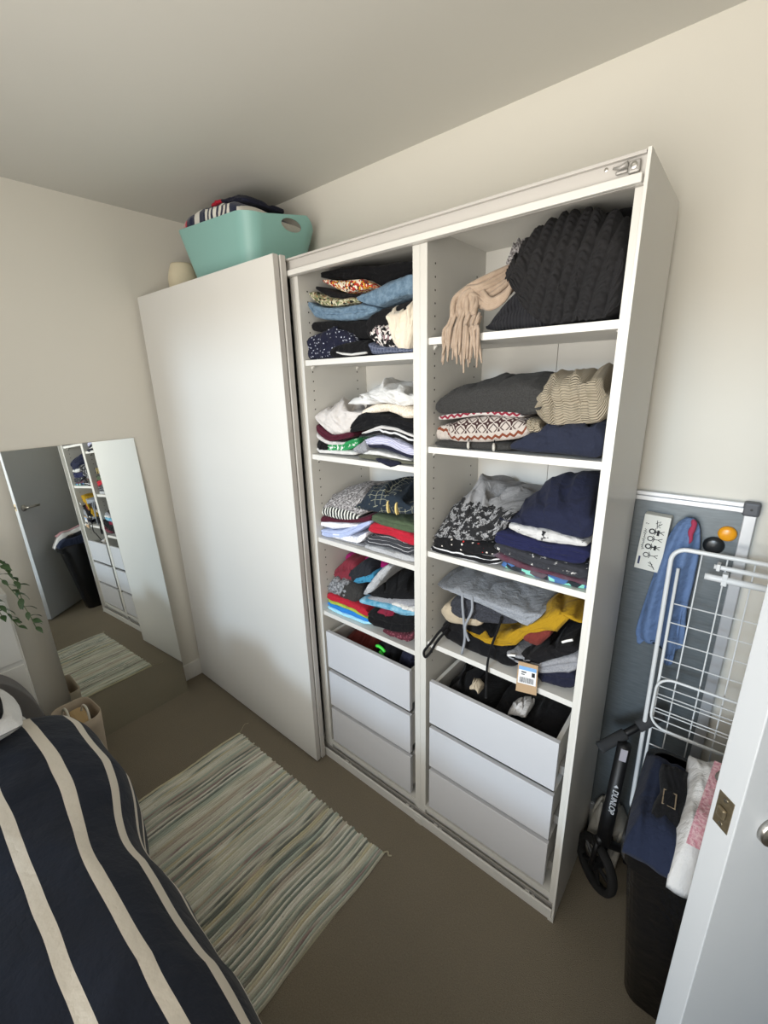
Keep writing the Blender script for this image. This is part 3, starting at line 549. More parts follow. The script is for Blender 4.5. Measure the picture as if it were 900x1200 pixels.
('L4', 'towel', 'pale cyan towel lowest in the rainbow stack', 'towel', 'cyan', 0.045, 0.3, 1, 0.003, 1.0, 0.5, 0.15, [-0.998, 0.734, -0.998, 0.749, -0.967, 0.733, -0.969, 0.749, -0.936, 0.733, -0.937, 0.748, -0.905, 0.733, -0.906, 0.748, -0.875, 0.733, -0.875, 0.748, -0.845, 0.733, -0.845, 0.749, -0.815, 0.733, -0.815, 0.751, -0.787, 0.738, -0.786, 0.754, -0.759, 0.743, -0.758, 0.756], {}),
('L4', 'blue_t_shirt', 'bright blue t-shirt above the pale cyan towel', 't-shirt', 'blue', 0.045, 0.3, 1, 0.003, 1.0, 0.5, 0.15, [-0.998, 0.745, -0.998, 0.767, -0.971, 0.745, -0.977, 0.768, -0.939, 0.745, -0.945, 0.769, -0.909, 0.745, -0.915, 0.77, -0.879, 0.745, -0.885, 0.771, -0.85, 0.745, -0.855, 0.773, -0.821, 0.747, -0.827, 0.77, -0.793, 0.749, -0.799, 0.768, -0.765, 0.751, -0.771, 0.765], {}),
('L4', 'lime_garment', 'thin lime and yellow top between blue and red t-shirts', 'garment', 'lime', 0.045, 0.3, 1, 0.003, 1.0, 0.5, 0.15, [-0.998, 0.764, -0.998, 0.778, -0.976, 0.765, -0.972, 0.78, -0.945, 0.767, -0.941, 0.781, -0.913, 0.768, -0.911, 0.783, -0.883, 0.77, -0.881, 0.784, -0.853, 0.771, -0.852, 0.785, -0.824, 0.768, -0.824, 0.781, -0.796, 0.766, -0.797, 0.775, -0.768, 0.763, -0.77, 0.769], {}),
('L4', 'red_t_shirt', 'red t-shirt on top of the rainbow stack', 't-shirt', 'red', 0.045, 0.3, 2, 0.003, 1.0, 0.5, 0.15, [-0.998, 0.776, -0.997, 0.81, -0.972, 0.778, -0.968, 0.81, -0.941, 0.78, -0.94, 0.809, -0.91, 0.781, -0.913, 0.809, -0.88, 0.783, -0.886, 0.809, -0.851, 0.784, -0.859, 0.81, -0.823, 0.779, -0.833, 0.811, -0.795, 0.773, -0.808, 0.812, -0.768, 0.768, -0.783, 0.813], {}),
('L4', 'grey_t_shirt', 'grey marl t-shirt crumpled on the red t-shirt', 't-shirt', 'heather', 0.055, 0.26, 1, 0.007, 1.0, 0.5, 0.15, [-0.998, 0.802, -0.998, 0.838, -0.993, 0.802, -0.984, 0.854, -0.979, 0.802, -0.968, 0.87, -0.964, 0.802, -0.953, 0.871, -0.95, 0.802, -0.939, 0.869, -0.936, 0.802, -0.924, 0.868, -0.922, 0.802, -0.91, 0.867, -0.908, 0.801, -0.896, 0.866, -0.894, 0.801, -0.882, 0.865], {}),
('L4', 'charcoal_garment', 'charcoal top on the red t-shirt beside the black sweatshirt', 'garment', 'charcoal', 0.055, 0.27, 1, 0.005, 1.0, 0.5, 0.15, [-0.94, 0.799, -0.928, 0.854, -0.925, 0.798, -0.913, 0.862, -0.911, 0.798, -0.899, 0.87, -0.896, 0.797, -0.884, 0.877, -0.881, 0.797, -0.87, 0.881, -0.867, 0.799, -0.857, 0.875, -0.852, 0.804, -0.844, 0.868, -0.838, 0.81, -0.831, 0.862, -0.823, 0.815, -0.818, 0.855], {}),
('L4', 'burgundy_garment', 'burgundy top rolled high on the fourth left shelf', 'garment', 'burgundy', 0.09, 0.3, 2, 0.004, 1.0, 0.5, 0.15, [-0.998, 0.861, -0.992, 0.892, -0.987, 0.857, -0.975, 0.91, -0.971, 0.853, -0.958, 0.927, -0.956, 0.849, -0.941, 0.944, -0.941, 0.845, -0.925, 0.961, -0.925, 0.855, -0.91, 0.96, -0.909, 0.864, -0.895, 0.959, -0.893, 0.873, -0.88, 0.958, -0.878, 0.882, -0.866, 0.958], {}),
('L4', 'charcoal_garment', 'dark charcoal top beside the burgundy roll', 'garment', 'charcoal2', 0.085, 0.3, 1, 0.004, 1.0, 0.5, 0.15, [-0.907, 0.872, -0.9, 0.921, -0.892, 0.871, -0.885, 0.933, -0.876, 0.87, -0.87, 0.944, -0.861, 0.868, -0.855, 0.955, -0.846, 0.876, -0.841, 0.966, -0.831, 0.886, -0.827, 0.977, -0.815, 0.895, -0.813, 0.973, -0.801, 0.904, -0.8, 0.967, -0.786, 0.913, -0.787, 0.96], {}),
('L4', 'teal_garment', 'small teal patterned top wedged under the magenta top', 'garment', 'teal', 0.08, 0.25, 1, 0.003, 1.0, 0.5, 0.15, [-0.877, 0.866, -0.871, 0.891, -0.863, 0.871, -0.858, 0.899, -0.849, 0.875, -0.845, 0.906, -0.836, 0.88, -0.832, 0.912, -0.823, 0.884, -0.819, 0.919, -0.81, 0.889, -0.807, 0.926, -0.797, 0.893, -0.794, 0.933, -0.784, 0.897, -0.782, 0.939, -0.772, 0.902, -0.77, 0.946], {}),
('L4', 'magenta_garment', 'magenta top at the back of the fourth left shelf', 'garment', 'magenta', 0.15, 0.32, 1, 0.004, 1.0, 0.5, 0.15, [-0.988, 0.905, -0.984, 0.952, -0.958, 0.902, -0.954, 0.954, -0.929, 0.899, -0.925, 0.955, -0.901, 0.895, -0.896, 0.956, -0.873, 0.892, -0.868, 0.958, -0.846, 0.889, -0.84, 0.959, -0.818, 0.904, -0.813, 0.961, -0.791, 0.919, -0.787, 0.962, -0.765, 0.934, -0.761, 0.963], {}),
('L4', 'burgundy_mesh_garment', 'burgundy mesh top hanging over the fourth left shelf edge', 'garment', 'burgundy_dots', 0.018, 0.25, 1, 0.003, 1.0, 0.5, 0.15, [-0.682, 0.754, -0.681, 0.771, -0.663, 0.755, -0.662, 0.774, -0.644, 0.756, -0.643, 0.776, -0.625, 0.756, -0.624, 0.779, -0.607, 0.757, -0.606, 0.781, -0.589, 0.758, -0.588, 0.784, -0.571, 0.759, -0.57, 0.786, -0.553, 0.77, -0.553, 0.804, -0.543, 0.781, -0.543, 0.821], {}),
('L4', 'black_trousers', 'black trousers bulging over the fourth left shelf edge', 'trousers', 'black', 0.022, 0.3, 2, 0.004, 1.0, 0.5, 0.15, [-0.758, 0.76, -0.755, 0.83, -0.728, 0.763, -0.725, 0.83, -0.699, 0.765, -0.697, 0.83, -0.671, 0.767, -0.669, 0.83, -0.643, 0.77, -0.642, 0.833, -0.616, 0.776, -0.615, 0.843, -0.59, 0.786, -0.589, 0.852, -0.564, 0.797, -0.563, 0.861, -0.543, 0.807, -0.543, 0.87], {}),
('L4', 'dark_red_garment', 'dark red top corner between black trousers and blue top', 'garment', 'darkred', 0.03, 0.25, 1, 0.003, 1.0, 0.5, 0.15, [-0.723, 0.806, -0.708, 0.838, -0.712, 0.807, -0.699, 0.84, -0.701, 0.807, -0.69, 0.843, -0.691, 0.807, -0.681, 0.845, -0.68, 0.808, -0.673, 0.848, -0.67, 0.809, -0.664, 0.85, -0.659, 0.815, -0.655, 0.853, -0.649, 0.821, -0.647, 0.855, -0.639, 0.828, -0.638, 0.858], {}),
('L4', 'light_blue_garment', 'light blue and teal top folded under the grey layer', 'garment', 'teal_light', 0.034, 0.29, 1, 0.003, 1.0, 0.5, 0.15, [-0.807, 0.824, -0.806, 0.849, -0.772, 0.829, -0.77, 0.854, -0.737, 0.834, -0.736, 0.859, -0.704, 0.838, -0.703, 0.863, -0.671, 0.84, -0.671, 0.868, -0.64, 0.841, -0.639, 0.872, -0.609, 0.842, -0.608, 0.876, -0.579, 0.848, -0.579, 0.88, -0.55, 0.855, -0.549, 0.884], {}),
('L4', 'folded_garment', 'white edge of a top above the light blue layer', 'garment', 'white', 0.036, 0.29, 1, 0.003, 1.0, 0.5, 0.15, [-0.655, 0.868, -0.642, 0.884, -0.642, 0.869, -0.63, 0.885, -0.628, 0.869, -0.619, 0.885, -0.615, 0.87, -0.607, 0.886, -0.602, 0.871, -0.596, 0.886, -0.589, 0.871, -0.584, 0.887, -0.576, 0.872, -0.573, 0.887, -0.563, 0.872, -0.562, 0.888, -0.551, 0.873, -0.551, 0.888], {}),
('L4', 'grey_garment', 'mid grey top under the black sweatshirt', 'garment', 'grey', 0.045, 0.3, 1, 0.003, 1.0, 0.5, 0.15, [-0.782, 0.831, -0.781, 0.858, -0.751, 0.837, -0.75, 0.866, -0.721, 0.843, -0.72, 0.874, -0.691, 0.849, -0.69, 0.881, -0.663, 0.857, -0.662, 0.888, -0.635, 0.865, -0.634, 0.895, -0.607, 0.873, -0.607, 0.902, -0.58, 0.88, -0.58, 0.909, -0.554, 0.887, -0.554, 0.916], {}),
('L4', 'pale_grey_garment', 'pale grey top folded upright against the black sweatshirt', 'garment', 'grey_light', 0.05, 0.2, 1, 0.003, 1.0, 0.5, 0.15, [-0.798, 0.846, -0.792, 0.885, -0.78, 0.859, -0.776, 0.905, -0.763, 0.872, -0.761, 0.925, -0.745, 0.891, -0.746, 0.944, -0.728, 0.913, -0.731, 0.963, -0.711, 0.935, -0.716, 0.98, -0.695, 0.957, -0.702, 0.992, -0.679, 0.978, -0.688, 1.003, -0.663, 0.998, -0.675, 1.015], {}),
('L4', 'black_sweatshirt', 'black sweatshirt heaped on the right of the fourth left shelf', 'sweatshirt', 'black', 0.055, 0.3, 1, 0.004, 0.45, 0.5, 0.15, [-0.762, 0.864, -0.871, 0.87, -0.735, 0.865, -0.84, 0.871, -0.709, 0.867, -0.81, 0.89, -0.683, 0.868, -0.781, 0.922, -0.658, 0.869, -0.753, 0.933, -0.633, 0.876, -0.726, 0.936, -0.609, 0.886, -0.7, 0.94, -0.585, 0.895, -0.674, 0.943, -0.562, 0.904, -0.649, 0.947], {}),
('R1', 'black_hat', 'black felt hat at the back of the top right shelf', 'hat', 'black', 0.18, 0.33, 1, 0.003, 1.0, 0.5, 0.15, [-0.133, 1.922, -0.127, 1.982, -0.12, 1.92, -0.117, 1.982, -0.108, 1.917, -0.108, 1.982, -0.095, 1.915, -0.098, 1.982, -0.083, 1.913, -0.089, 1.982, -0.071, 1.91, -0.079, 1.982, -0.059, 1.908, -0.069, 1.982, -0.048, 1.906, -0.059, 1.982, -0.036, 1.904, -0.049, 1.982], {}),
('R1', 'knit_scarf', 'charcoal knitted scarf under the chunky knit, on the shelf', 'scarf', 'knit_black', 0.055, 0.3, 2, 0.006, 1.0, 0.5, 0.15, [-0.343, 1.737, -0.321, 1.773, -0.317, 1.737, -0.299, 1.794, -0.291, 1.736, -0.278, 1.813, -0.266, 1.736, -0.258, 1.832, -0.241, 1.736, -0.237, 1.837, -0.217, 1.735, -0.217, 1.836, -0.194, 1.735, -0.197, 1.828, -0.172, 1.734, -0.176, 1.807, -0.15, 1.734, -0.155, 1.787], {}),
('R1', 'animal_print_snood', 'grey speckled snood tucked left of the chunky knit', 'snood', 'animal', 0.1, 0.28, 1, 0.008, 1.0, 0.5, 0.15, [-0.317, 1.875, -0.312, 1.911, -0.308, 1.868, -0.305, 1.917, -0.299, 1.861, -0.298, 1.923, -0.289, 1.854, -0.29, 1.929, -0.28, 1.847, -0.283, 1.935, -0.271, 1.841, -0.276, 1.936, -0.263, 1.841, -0.268, 1.935, -0.255, 1.842, -0.261, 1.934, -0.247, 1.842, -0.253, 1.933], {}),
('R2', 'folded_cardigan', 'dark grey cardigan flat under the fair isle jumper', 'cardigan', 'charcoal', 0.038, 0.32, 1, 0.003, 1.0, 0.5, 0.15, [-0.479, 1.44, -0.479, 1.457, -0.446, 1.44, -0.447, 1.458, -0.415, 1.44, -0.415, 1.459, -0.384, 1.44, -0.385, 1.46, -0.355, 1.441, -0.356, 1.46, -0.326, 1.442, -0.327, 1.461, -0.298, 1.442, -0.299, 1.462, -0.271, 1.443, -0.272, 1.463, -0.245, 1.443, -0.246, 1.463], {}),
('R2', 'fair_isle_jumper', 'second fair isle jumper fold with zigzag band, far left', 'jumper', 'fairisle', 0.06, 0.3, 1, 0.003, 1.0, 0.5, 0.15, [-0.489, 1.455, -0.483, 1.499, -0.485, 1.455, -0.476, 1.5, -0.476, 1.454, -0.469, 1.501, -0.467, 1.453, -0.462, 1.502, -0.459, 1.453, -0.455, 1.504, -0.45, 1.452, -0.448, 1.505, -0.442, 1.452, -0.441, 1.506, -0.434, 1.451, -0.434, 1.507, -0.425, 1.45, -0.427, 1.508], {}),
('R2', 'fair_isle_jumper', 'white and brown fair isle jumper with star pattern', 'jumper', 'fairisle', 0.04, 0.3, 1, 0.003, 1.0, 0.5, 0.15, [-0.438, 1.452, -0.439, 1.512, -0.405, 1.454, -0.408, 1.518, -0.373, 1.456, -0.377, 1.524, -0.343, 1.458, -0.347, 1.529, -0.313, 1.461, -0.319, 1.533, -0.284, 1.466, -0.291, 1.532, -0.257, 1.47, -0.264, 1.531, -0.23, 1.475, -0.237, 1.53, -0.204, 1.479, -0.212, 1.529], {}),
('R2', 'fair_isle_jumper', 'thin fair isle fold with red edge beneath the charcoal jumper', 'jumper', 'fairisle2', 0.05, 0.31, 1, 0.002, 1.0, 0.5, 0.15, [-0.475, 1.51, -0.476, 1.527, -0.44, 1.515, -0.441, 1.531, -0.406, 1.52, -0.408, 1.535, -0.373, 1.525, -0.377, 1.538, -0.342, 1.529, -0.346, 1.542, -0.311, 1.53, -0.316, 1.546, -0.281, 1.528, -0.287, 1.547, -0.252, 1.527, -0.259, 1.544, -0.224, 1.525, -0.232, 1.541], {}),
('R2', 'charcoal_jumper', 'large charcoal wool jumper lying on the fair isle jumpers', 'jumper', 'charcoal', 0.045, 0.31, 1, 0.006, 0.75, 0.45, 0.15, [-0.472, 1.525, -0.489, 1.56, -0.43, 1.529, -0.489, 1.584, -0.389, 1.532, -0.436, 1.607, -0.35, 1.535, -0.386, 1.62, -0.312, 1.536, -0.338, 1.626, -0.276, 1.537, -0.293, 1.631, -0.242, 1.537, -0.249, 1.635, -0.208, 1.533, -0.208, 1.634, -0.175, 1.53, -0.168, 1.633], {}),
('R2', 'navy_jumper', 'navy jumper bunched at the right end of the second shelf', 'jumper', 'navy_grey', 0.038, 0.3, 1, 0.006, 1.0, 0.5, 0.15, [-0.248, 1.443, -0.25, 1.469, -0.216, 1.444, -0.218, 1.483, -0.184, 1.444, -0.188, 1.497, -0.154, 1.445, -0.16, 1.51, -0.125, 1.445, -0.131, 1.516, -0.096, 1.444, -0.104, 1.518, -0.069, 1.443, -0.077, 1.52, -0.042, 1.442, -0.051, 1.525, -0.029, 1.44, -0.029, 1.53], {}),
('R2', 'beige_knit', 'beige ribbed cable knit jumper heaped over the navy jumper', 'jumper', 'beige_rib', 0.045, 0.31, 2, 0.008, 0.8, 0.4, 0.15, [-0.186, 1.521, -0.207, 1.584, -0.164, 1.514, -0.187, 1.611, -0.143, 1.511, -0.167, 1.628, -0.122, 1.513, -0.147, 1.63, -0.102, 1.515, -0.127, 1.632, -0.083, 1.517, -0.107, 1.634, -0.064, 1.518, -0.088, 1.636, -0.046, 1.522, -0.07, 1.645, -0.029, 1.531, -0.053, 1.656], {}),
('R2', 'beige_sleeve', 'beige knit sleeve end hanging between jumpers, second right shelf', 'jumper', 'beige_rib', 0.04, 0.15, 1, 0.003, 1.0, 0.5, 0.15, [-0.209, 1.492, -0.215, 1.529, -0.204, 1.492, -0.21, 1.528, -0.2, 1.492, -0.205, 1.527, -0.195, 1.493, -0.201, 1.526, -0.191, 1.493, -0.196, 1.525, -0.187, 1.493, -0.192, 1.524, -0.182, 1.493, -0.188, 1.524, -0.178, 1.493, -0.183, 1.523, -0.174, 1.494, -0.179, 1.522], {}),
('R3', 'striped_garment', 'black top with white stripes, lowest left on third right shelf', 'garment', 'black_wline', 0.034, 0.31, 2, 0.003, 1.0, 0.5, 0.15, [-0.489, 1.115, -0.489, 1.13, -0.465, 1.115, -0.46, 1.132, -0.432, 1.115, -0.427, 1.133, -0.401, 1.115, -0.395, 1.135, -0.37, 1.115, -0.364, 1.137, -0.341, 1.115, -0.334, 1.139, -0.312, 1.115, -0.305, 1.142, -0.285, 1.118, -0.277, 1.144, -0.258, 1.122, -0.249, 1.146], {}),
('R3', 'spotted_garment', 'black top sprinkled with white and red spots', 'garment', 'spotted', 0.04, 0.31, 1, 0.003, 1.0, 0.5, 0.15, [-0.486, 1.127, -0.482, 1.162, -0.455, 1.129, -0.452, 1.165, -0.425, 1.13, -0.423, 1.168, -0.396, 1.131, -0.395, 1.171, -0.367, 1.132, -0.367, 1.173, -0.34, 1.135, -0.34, 1.174, -0.313, 1.138, -0.314, 1.174, -0.287, 1.14, -0.288, 1.174, -0.262, 1.143, -0.263, 1.175], {}),
('R3', 'floral_sweatshirt', 'grey sweatshirt with black floral print, third right shelf', 'sweatshirt', 'floral_grey', 0.045, 0.31, 1, 0.01, 0.5, 0.5, 0.15, [-0.485, 1.155, -0.489, 1.161, -0.45, 1.158, -0.489, 1.193, -0.416, 1.162, -0.475, 1.233, -0.384, 1.165, -0.43, 1.27, -0.352, 1.17, -0.388, 1.305, -0.321, 1.177, -0.346, 1.309, -0.292, 1.184, -0.306, 1.311, -0.264, 1.214, -0.266, 1.309, -0.238, 1.25, -0.228, 1.301], {}),
('R3', 'mint_garment', 'mint green and blue floral top at the base of the right stack', 'garment', 'mint', 0.036, 0.31, 1, 0.003, 1.0, 0.5, 0.15, [-0.258, 1.115, -0.253, 1.141, -0.226, 1.115, -0.222, 1.14, -0.195, 1.115, -0.192, 1.138, -0.165, 1.115, -0.163, 1.136, -0.136, 1.115, -0.135, 1.135, -0.107, 1.115, -0.107, 1.134, -0.08, 1.115, -0.081, 1.134, -0.053, 1.115, -0.055, 1.133, -0.029, 1.115, -0.03, 1.133], {}),
('R3', 'maroon_garment', 'maroon and grey top folded above the mint floral top', 'garment', 'maroon_grey', 0.038, 0.31, 1, 0.003, 1.0, 0.5, 0.15, [-0.287, 1.142, -0.288, 1.168, -0.251, 1.136, -0.252, 1.16, -0.215, 1.13, -0.216, 1.153, -0.181, 1.124, -0.182, 1.145, -0.149, 1.123, -0.149, 1.144, -0.117, 1.122, -0.117, 1.143, -0.087, 1.121, -0.087, 1.142, -0.058, 1.12, -0.057, 1.141, -0.029, 1.119, -0.029, 1.14], {}),
('R3', 'charcoal_t_shirt', 'charcoal t-shirt with white print in the right stack', 't-shirt', 'charcoal_print', 0.036, 0.31, 2, 0.003, 1.0, 0.5, 0.15, [-0.281, 1.169, -0.275, 1.191, -0.245, 1.161, -0.24, 1.187, -0.21, 1.152, -0.206, 1.183, -0.176, 1.144, -0.173, 1.178, -0.144, 1.144, -0.141, 1.177, -0.113, 1.143, -0.11, 1.176, -0.083, 1.142, -0.081, 1.175, -0.054, 1.141, -0.052, 1.175, -0.029, 1.141, -0.029, 1.174], {}),
('R3', 'navy_t_shirt', 'royal navy t-shirt folded below the white printed top', 't-shirt', 'navy_royal', 0.04, 0.31, 3, 0.003, 1.0, 0.5, 0.15, [-0.283, 1.177, -0.282, 1.227, -0.249, 1.177, -0.247, 1.224, -0.216, 1.178, -0.212, 1.222, -0.185, 1.179, -0.179, 1.22, -0.154, 1.179, -0.147, 1.218, -0.124, 1.177, -0.117, 1.22, -0.095, 1.176, -0.087, 1.223, -0.067, 1.175, -0.059, 1.225, -0.04, 1.174, -0.031, 1.227], {}),
('R3', 'printed_garment', 'off white top with black print beneath the navy sweatshirt', 'garment', 'white_print', 0.038, 0.3, 1, 0.003, 1.0, 0.5, 0.15, [-0.24, 1.229, -0.242, 1.255, -0.212, 1.225, -0.214, 1.254, -0.185, 1.222, -0.188, 1.253, -0.159, 1.218, -0.162, 1.252, -0.134, 1.218, -0.137, 1.251, -0.109, 1.22, -0.112, 1.249, -0.086, 1.222, -0.088, 1.246, -0.063, 1.223, -0.065, 1.244, -0.04, 1.225, -0.042, 1.242], {}),
('R3', 'navy_sweatshirt', 'large navy sweatshirt topping the stack on third right shelf', 'sweatshirt', 'navy', 0.042, 0.31, 1, 0.006, 0.5, 0.5, 0.15, [-0.244, 1.254, -0.302, 1.26, -0.214, 1.253, -0.268, 1.261, -0.185, 1.252, -0.235, 1.294, -0.157, 1.251, -0.204, 1.325, -0.13, 1.248, -0.174, 1.355, -0.103, 1.245, -0.144, 1.368, -0.077, 1.243, -0.114, 1.374, -0.052, 1.24, -0.086, 1.38, -0.029, 1.238, -0.058, 1.387], {}),
('R4', 'black_leggings', 'black leggings folded on the left of the fourth right shelf', 'leggings', 'black', 0.06, 0.31, 2, 0.004, 1.0, 0.5, 0.15, [-0.466, 0.804, -0.455, 0.878, -0.429, 0.797, -0.42, 0.883, -0.392, 0.792, -0.386, 0.889, -0.357, 0.792, -0.354, 0.894, -0.322, 0.792, -0.322, 0.891, -0.289, 0.792, -0.29, 0.885, -0.257, 0.792, -0.26, 0.879, -0.226, 0.792, -0.23, 0.873, -0.196, 0.792, -0.201, 0.867], {}),
('R4', 'navy_shorts', 'navy shorts at the right end of the fourth right shelf', 'shorts', 'navy_dark', 0.05, 0.3, 2, 0.003, 1.0, 0.5, 0.15, [-0.134, 0.793, -0.131, 0.838, -0.12, 0.794, -0.118, 0.842, -0.107, 0.796, -0.106, 0.846, -0.094, 0.797, -0.093, 0.85, -0.081, 0.799, -0.081, 0.854, -0.068, 0.801, -0.069, 0.858, -0.055, 0.804, -0.057, 0.861, -0.043, 0.808, -0.045, 0.865, -0.031, 0.811, -0.034, 0.869], {}),
('R4', 'grey_joggers', 'grey marl joggers under the black sports top', 'trousers', 'grey', 0.045, 0.31, 2, 0.003, 1.0, 0.5, 0.15, [-0.226, 0.83, -0.228, 0.857, -0.198, 0.829, -0.2, 0.859, -0.171, 0.828, -0.173, 0.861, -0.145, 0.828, -0.146, 0.863, -0.119, 0.828, -0.121, 0.868, -0.095, 0.839, -0.097, 0.885, -0.072, 0.85, -0.074, 0.902, -0.049, 0.86, -0.052, 0.918, -0.029, 0.869, -0.03, 0.933], {}),
('R4', 'sports_garment', 'black sports top with white reflective strips beside mustard trousers', 'garment', 'black2', 0.045, 0.31, 1, 0.006, 0.8, 0.4, 0.15, [-0.199, 0.829, -0.244, 0.835, -0.174, 0.839, -0.217, 0.845, -0.15, 0.848, -0.191, 0.854, -0.127, 0.857, -0.167, 0.874, -0.105, 0.874, -0.143, 0.894, -0.083, 0.891, -0.119, 0.909, -0.063, 0.908, -0.096, 0.923, -0.043, 0.924, -0.073, 0.937, -0.029, 0.94, -0.052, 0.951], {'strip': 1}),
('R4', 'rust_garment', 'rust red top corner under the mustard trousers', 'garment', 'rust', 0.05, 0.25, 1, 0.003, 1.0, 0.5, 0.15, [-0.186, 0.902, -0.176, 0.94, -0.175, 0.902, -0.167, 0.944, -0.165, 0.901, -0.159, 0.948, -0.154, 0.901, -0.15, 0.951, -0.144, 0.9, -0.142, 0.955, -0.134, 0.908, -0.133, 0.958, -0.125, 0.921, -0.125, 0.962, -0.116, 0.934, -0.117, 0.966, -0.107, 0.946, -0.109, 0.969], {}),
('R4', 'mustard_trousers', 'mustard yellow trousers crumpled on the fourth right shelf', 'trousers', 'mustard', 0.05, 0.31, 1, 0.008, 0.8, 0.4, 0.15, [-0.329, 0.863, -0.389, 0.869, -0.283, 0.856, -0.34, 0.864, -0.24, 0.863, -0.293, 0.878, -0.2, 0.883, -0.249, 0.893, -0.164, 0.937, -0.207, 0.943, -0.128, 0.955, -0.169, 0.97, -0.093, 0.964, -0.133, 1.012, -0.063, 1.02, -0.097, 1.027, -0.029, 1.006, -0.062, 1.041], {}),
('R4', 'beige_garment', 'beige top poking out left below the charcoal joggers', 'garment', 'beige', 0.06, 0.28, 1, 0.004, 1.0, 0.5, 0.15, [-0.467, 0.881, -0.456, 0.934, -0.447, 0.872, -0.437, 0.933, -0.427, 0.864, -0.419, 0.932, -0.407, 0.866, -0.401, 0.931, -0.388, 0.873, -0.384, 0.93, -0.369, 0.879, -0.366, 0.928, -0.35, 0.885, -0.349, 0.927, -0.332, 0.891, -0.332, 0.925, -0.315, 0.897, -0.316, 0.923], {}),
('R4', 'charcoal_joggers', 'charcoal joggers folded under the pale grey trousers', 'trousers', 'charcoal3', 0.055, 0.31, 2, 0.003, 1.0, 0.5, 0.15, [-0.423, 0.891, -0.429, 0.967, -0.393, 0.896, -0.399, 0.977, -0.363, 0.9, -0.369, 0.981, -0.335, 0.905, -0.34, 0.979, -0.307, 0.911, -0.312, 0.978, -0.28, 0.92, -0.284, 0.976, -0.254, 0.928, -0.258, 0.975, -0.229, 0.937, -0.232, 0.973, -0.204, 0.945, -0.206, 0.972], {}),
('R4', 'grey_trousers', 'pale grey marl trousers with drawstring, topmost on fourth right shelf', 'trousers', 'grey_mid', 0.05, 0.31, 2, 0.004, 0.72, 0.55, 0.15, [-0.444, 0.991, -0.489, 0.997, -0.4, 0.986, -0.473, 0.992, -0.358, 0.982, -0.421, 1.006, -0.317, 0.977, -0.372, 1.007, -0.278, 0.972, -0.324, 1.008, -0.24, 0.966, -0.279, 1.009, -0.204, 0.961, -0.235, 1.008, -0.168, 0.955, -0.193, 1.008, -0.137, 0.995, -0.152, 1.007], {'string': 1}),
]

# ------------------------------------------------------------------ clothes on the shelves
BAY = {'L': 'left open bay', 'R': 'right open bay'}
OBJ = {}
NTH = {'1': 'top', '2': 'second', '3': 'third', '4': 'fourth'}
for gi, (sh, name, label, cat, mat, y0, y1, layers, wr, ff, st, bd, rows, op) in enumerate(GARMENTS):
    vf, UV = garment_mesh(rows, y0, y1, layers, wr, ff, st, bd, gi * 1.37 + .5)
    o = mk(name, vf, FM(mat), None, True, UV)
    OBJ[name] = o
    tag(o, label, cat, 'clothes on the %s shelf, %s' % (NTH[sh[1]], BAY[sh[0]]))
    if op.get('leg'):
        r = [-.774, 1.862, -.773, 1.873, -.735, 1.846, -.735, 1.880, -.696, 1.836, -.680, 1.892, -.616, 1.851, -.615, 1.903, -.549, 1.852, -.549, 1.912]
        v2, U2 = garment_mesh(r, .052, .28, 1, .005, 1.0, .5, .1, 77)
        mk('trouser_leg', v2, FM('denim'), o, True, U2)
    if op.get('trim'):
        r = [-.851, 1.714, -.851, 1.719, -.820, 1.706, -.820, 1.713, -.784, 1.702, -.784, 1.709, -.72, 1.704, -.72, 1.711]
        v2, U2 = garment_mesh(r, .028, .06, 1, .001, 1.0, .5, 0, 7)
        mk('edging', v2, FM('white'), o, True, U2)
    if op.get('cres'):
        for cx in (-.660, -.625):
            pts = []
            for k in range(13):
                a = -PI / 2 + PI * k / 12; pts.append((cx - .004 - .0085 * math.cos(a) + .006, 1.225 + .021 * math.sin(a)))
            inn = []
            for k in range(13):
                a = PI / 2 - PI * k / 12; inn.append((cx - .001 - .003 * math.cos(a) + .004, 1.225 + .021 * math.sin(a)))
            poly = pts + inn[1:-1]
            yq = .0435
            mk('crescent_print', ([(x, yq, z) for x, z in poly] + [(x, yq + .012, z) for x, z in poly], [tuple(range(len(poly)))[::-1], tuple(range(len(poly), 2 * len(poly)))] + [(k, (k + 1) % len(poly), len(poly) + (k + 1) % len(poly), len(poly) + k) for k in range(len(poly))]), simple('crescent_yellow', 'd8c07c', .8), o)
    if op.get('strip'):
        for a, b in (((-.070, .034, .955), (-.045, .034, .972)), ((-.215, .036, .852), (-.193, .036, .860))):
            mk('reflective_strip', tube([a, ((a[0] + b[0]) / 2, a[1] - .002, (a[2] + b[2]) / 2 + .002), b], .0032, 6), simple('reflective_white', 'f0f0ee', .3), o)
    if op.get('string'):
        s1 = spline([(-.378, .050, 1.0), (-.372, .043, .96), (-.366, .040, .925), (-.357, .037, .852), (-.364, .033, .795)], 16)
        s2 = spline([(-.345, .05, .995), (-.338, .040, .952), (-.357, .036, .894), (-.345, .034, .858), (-.340, .034, .851)], 16)
        for s_ in (s1, s2): mk('drawstring', tube(s_, .0042, 7), FM('grey_mid'), o, True)

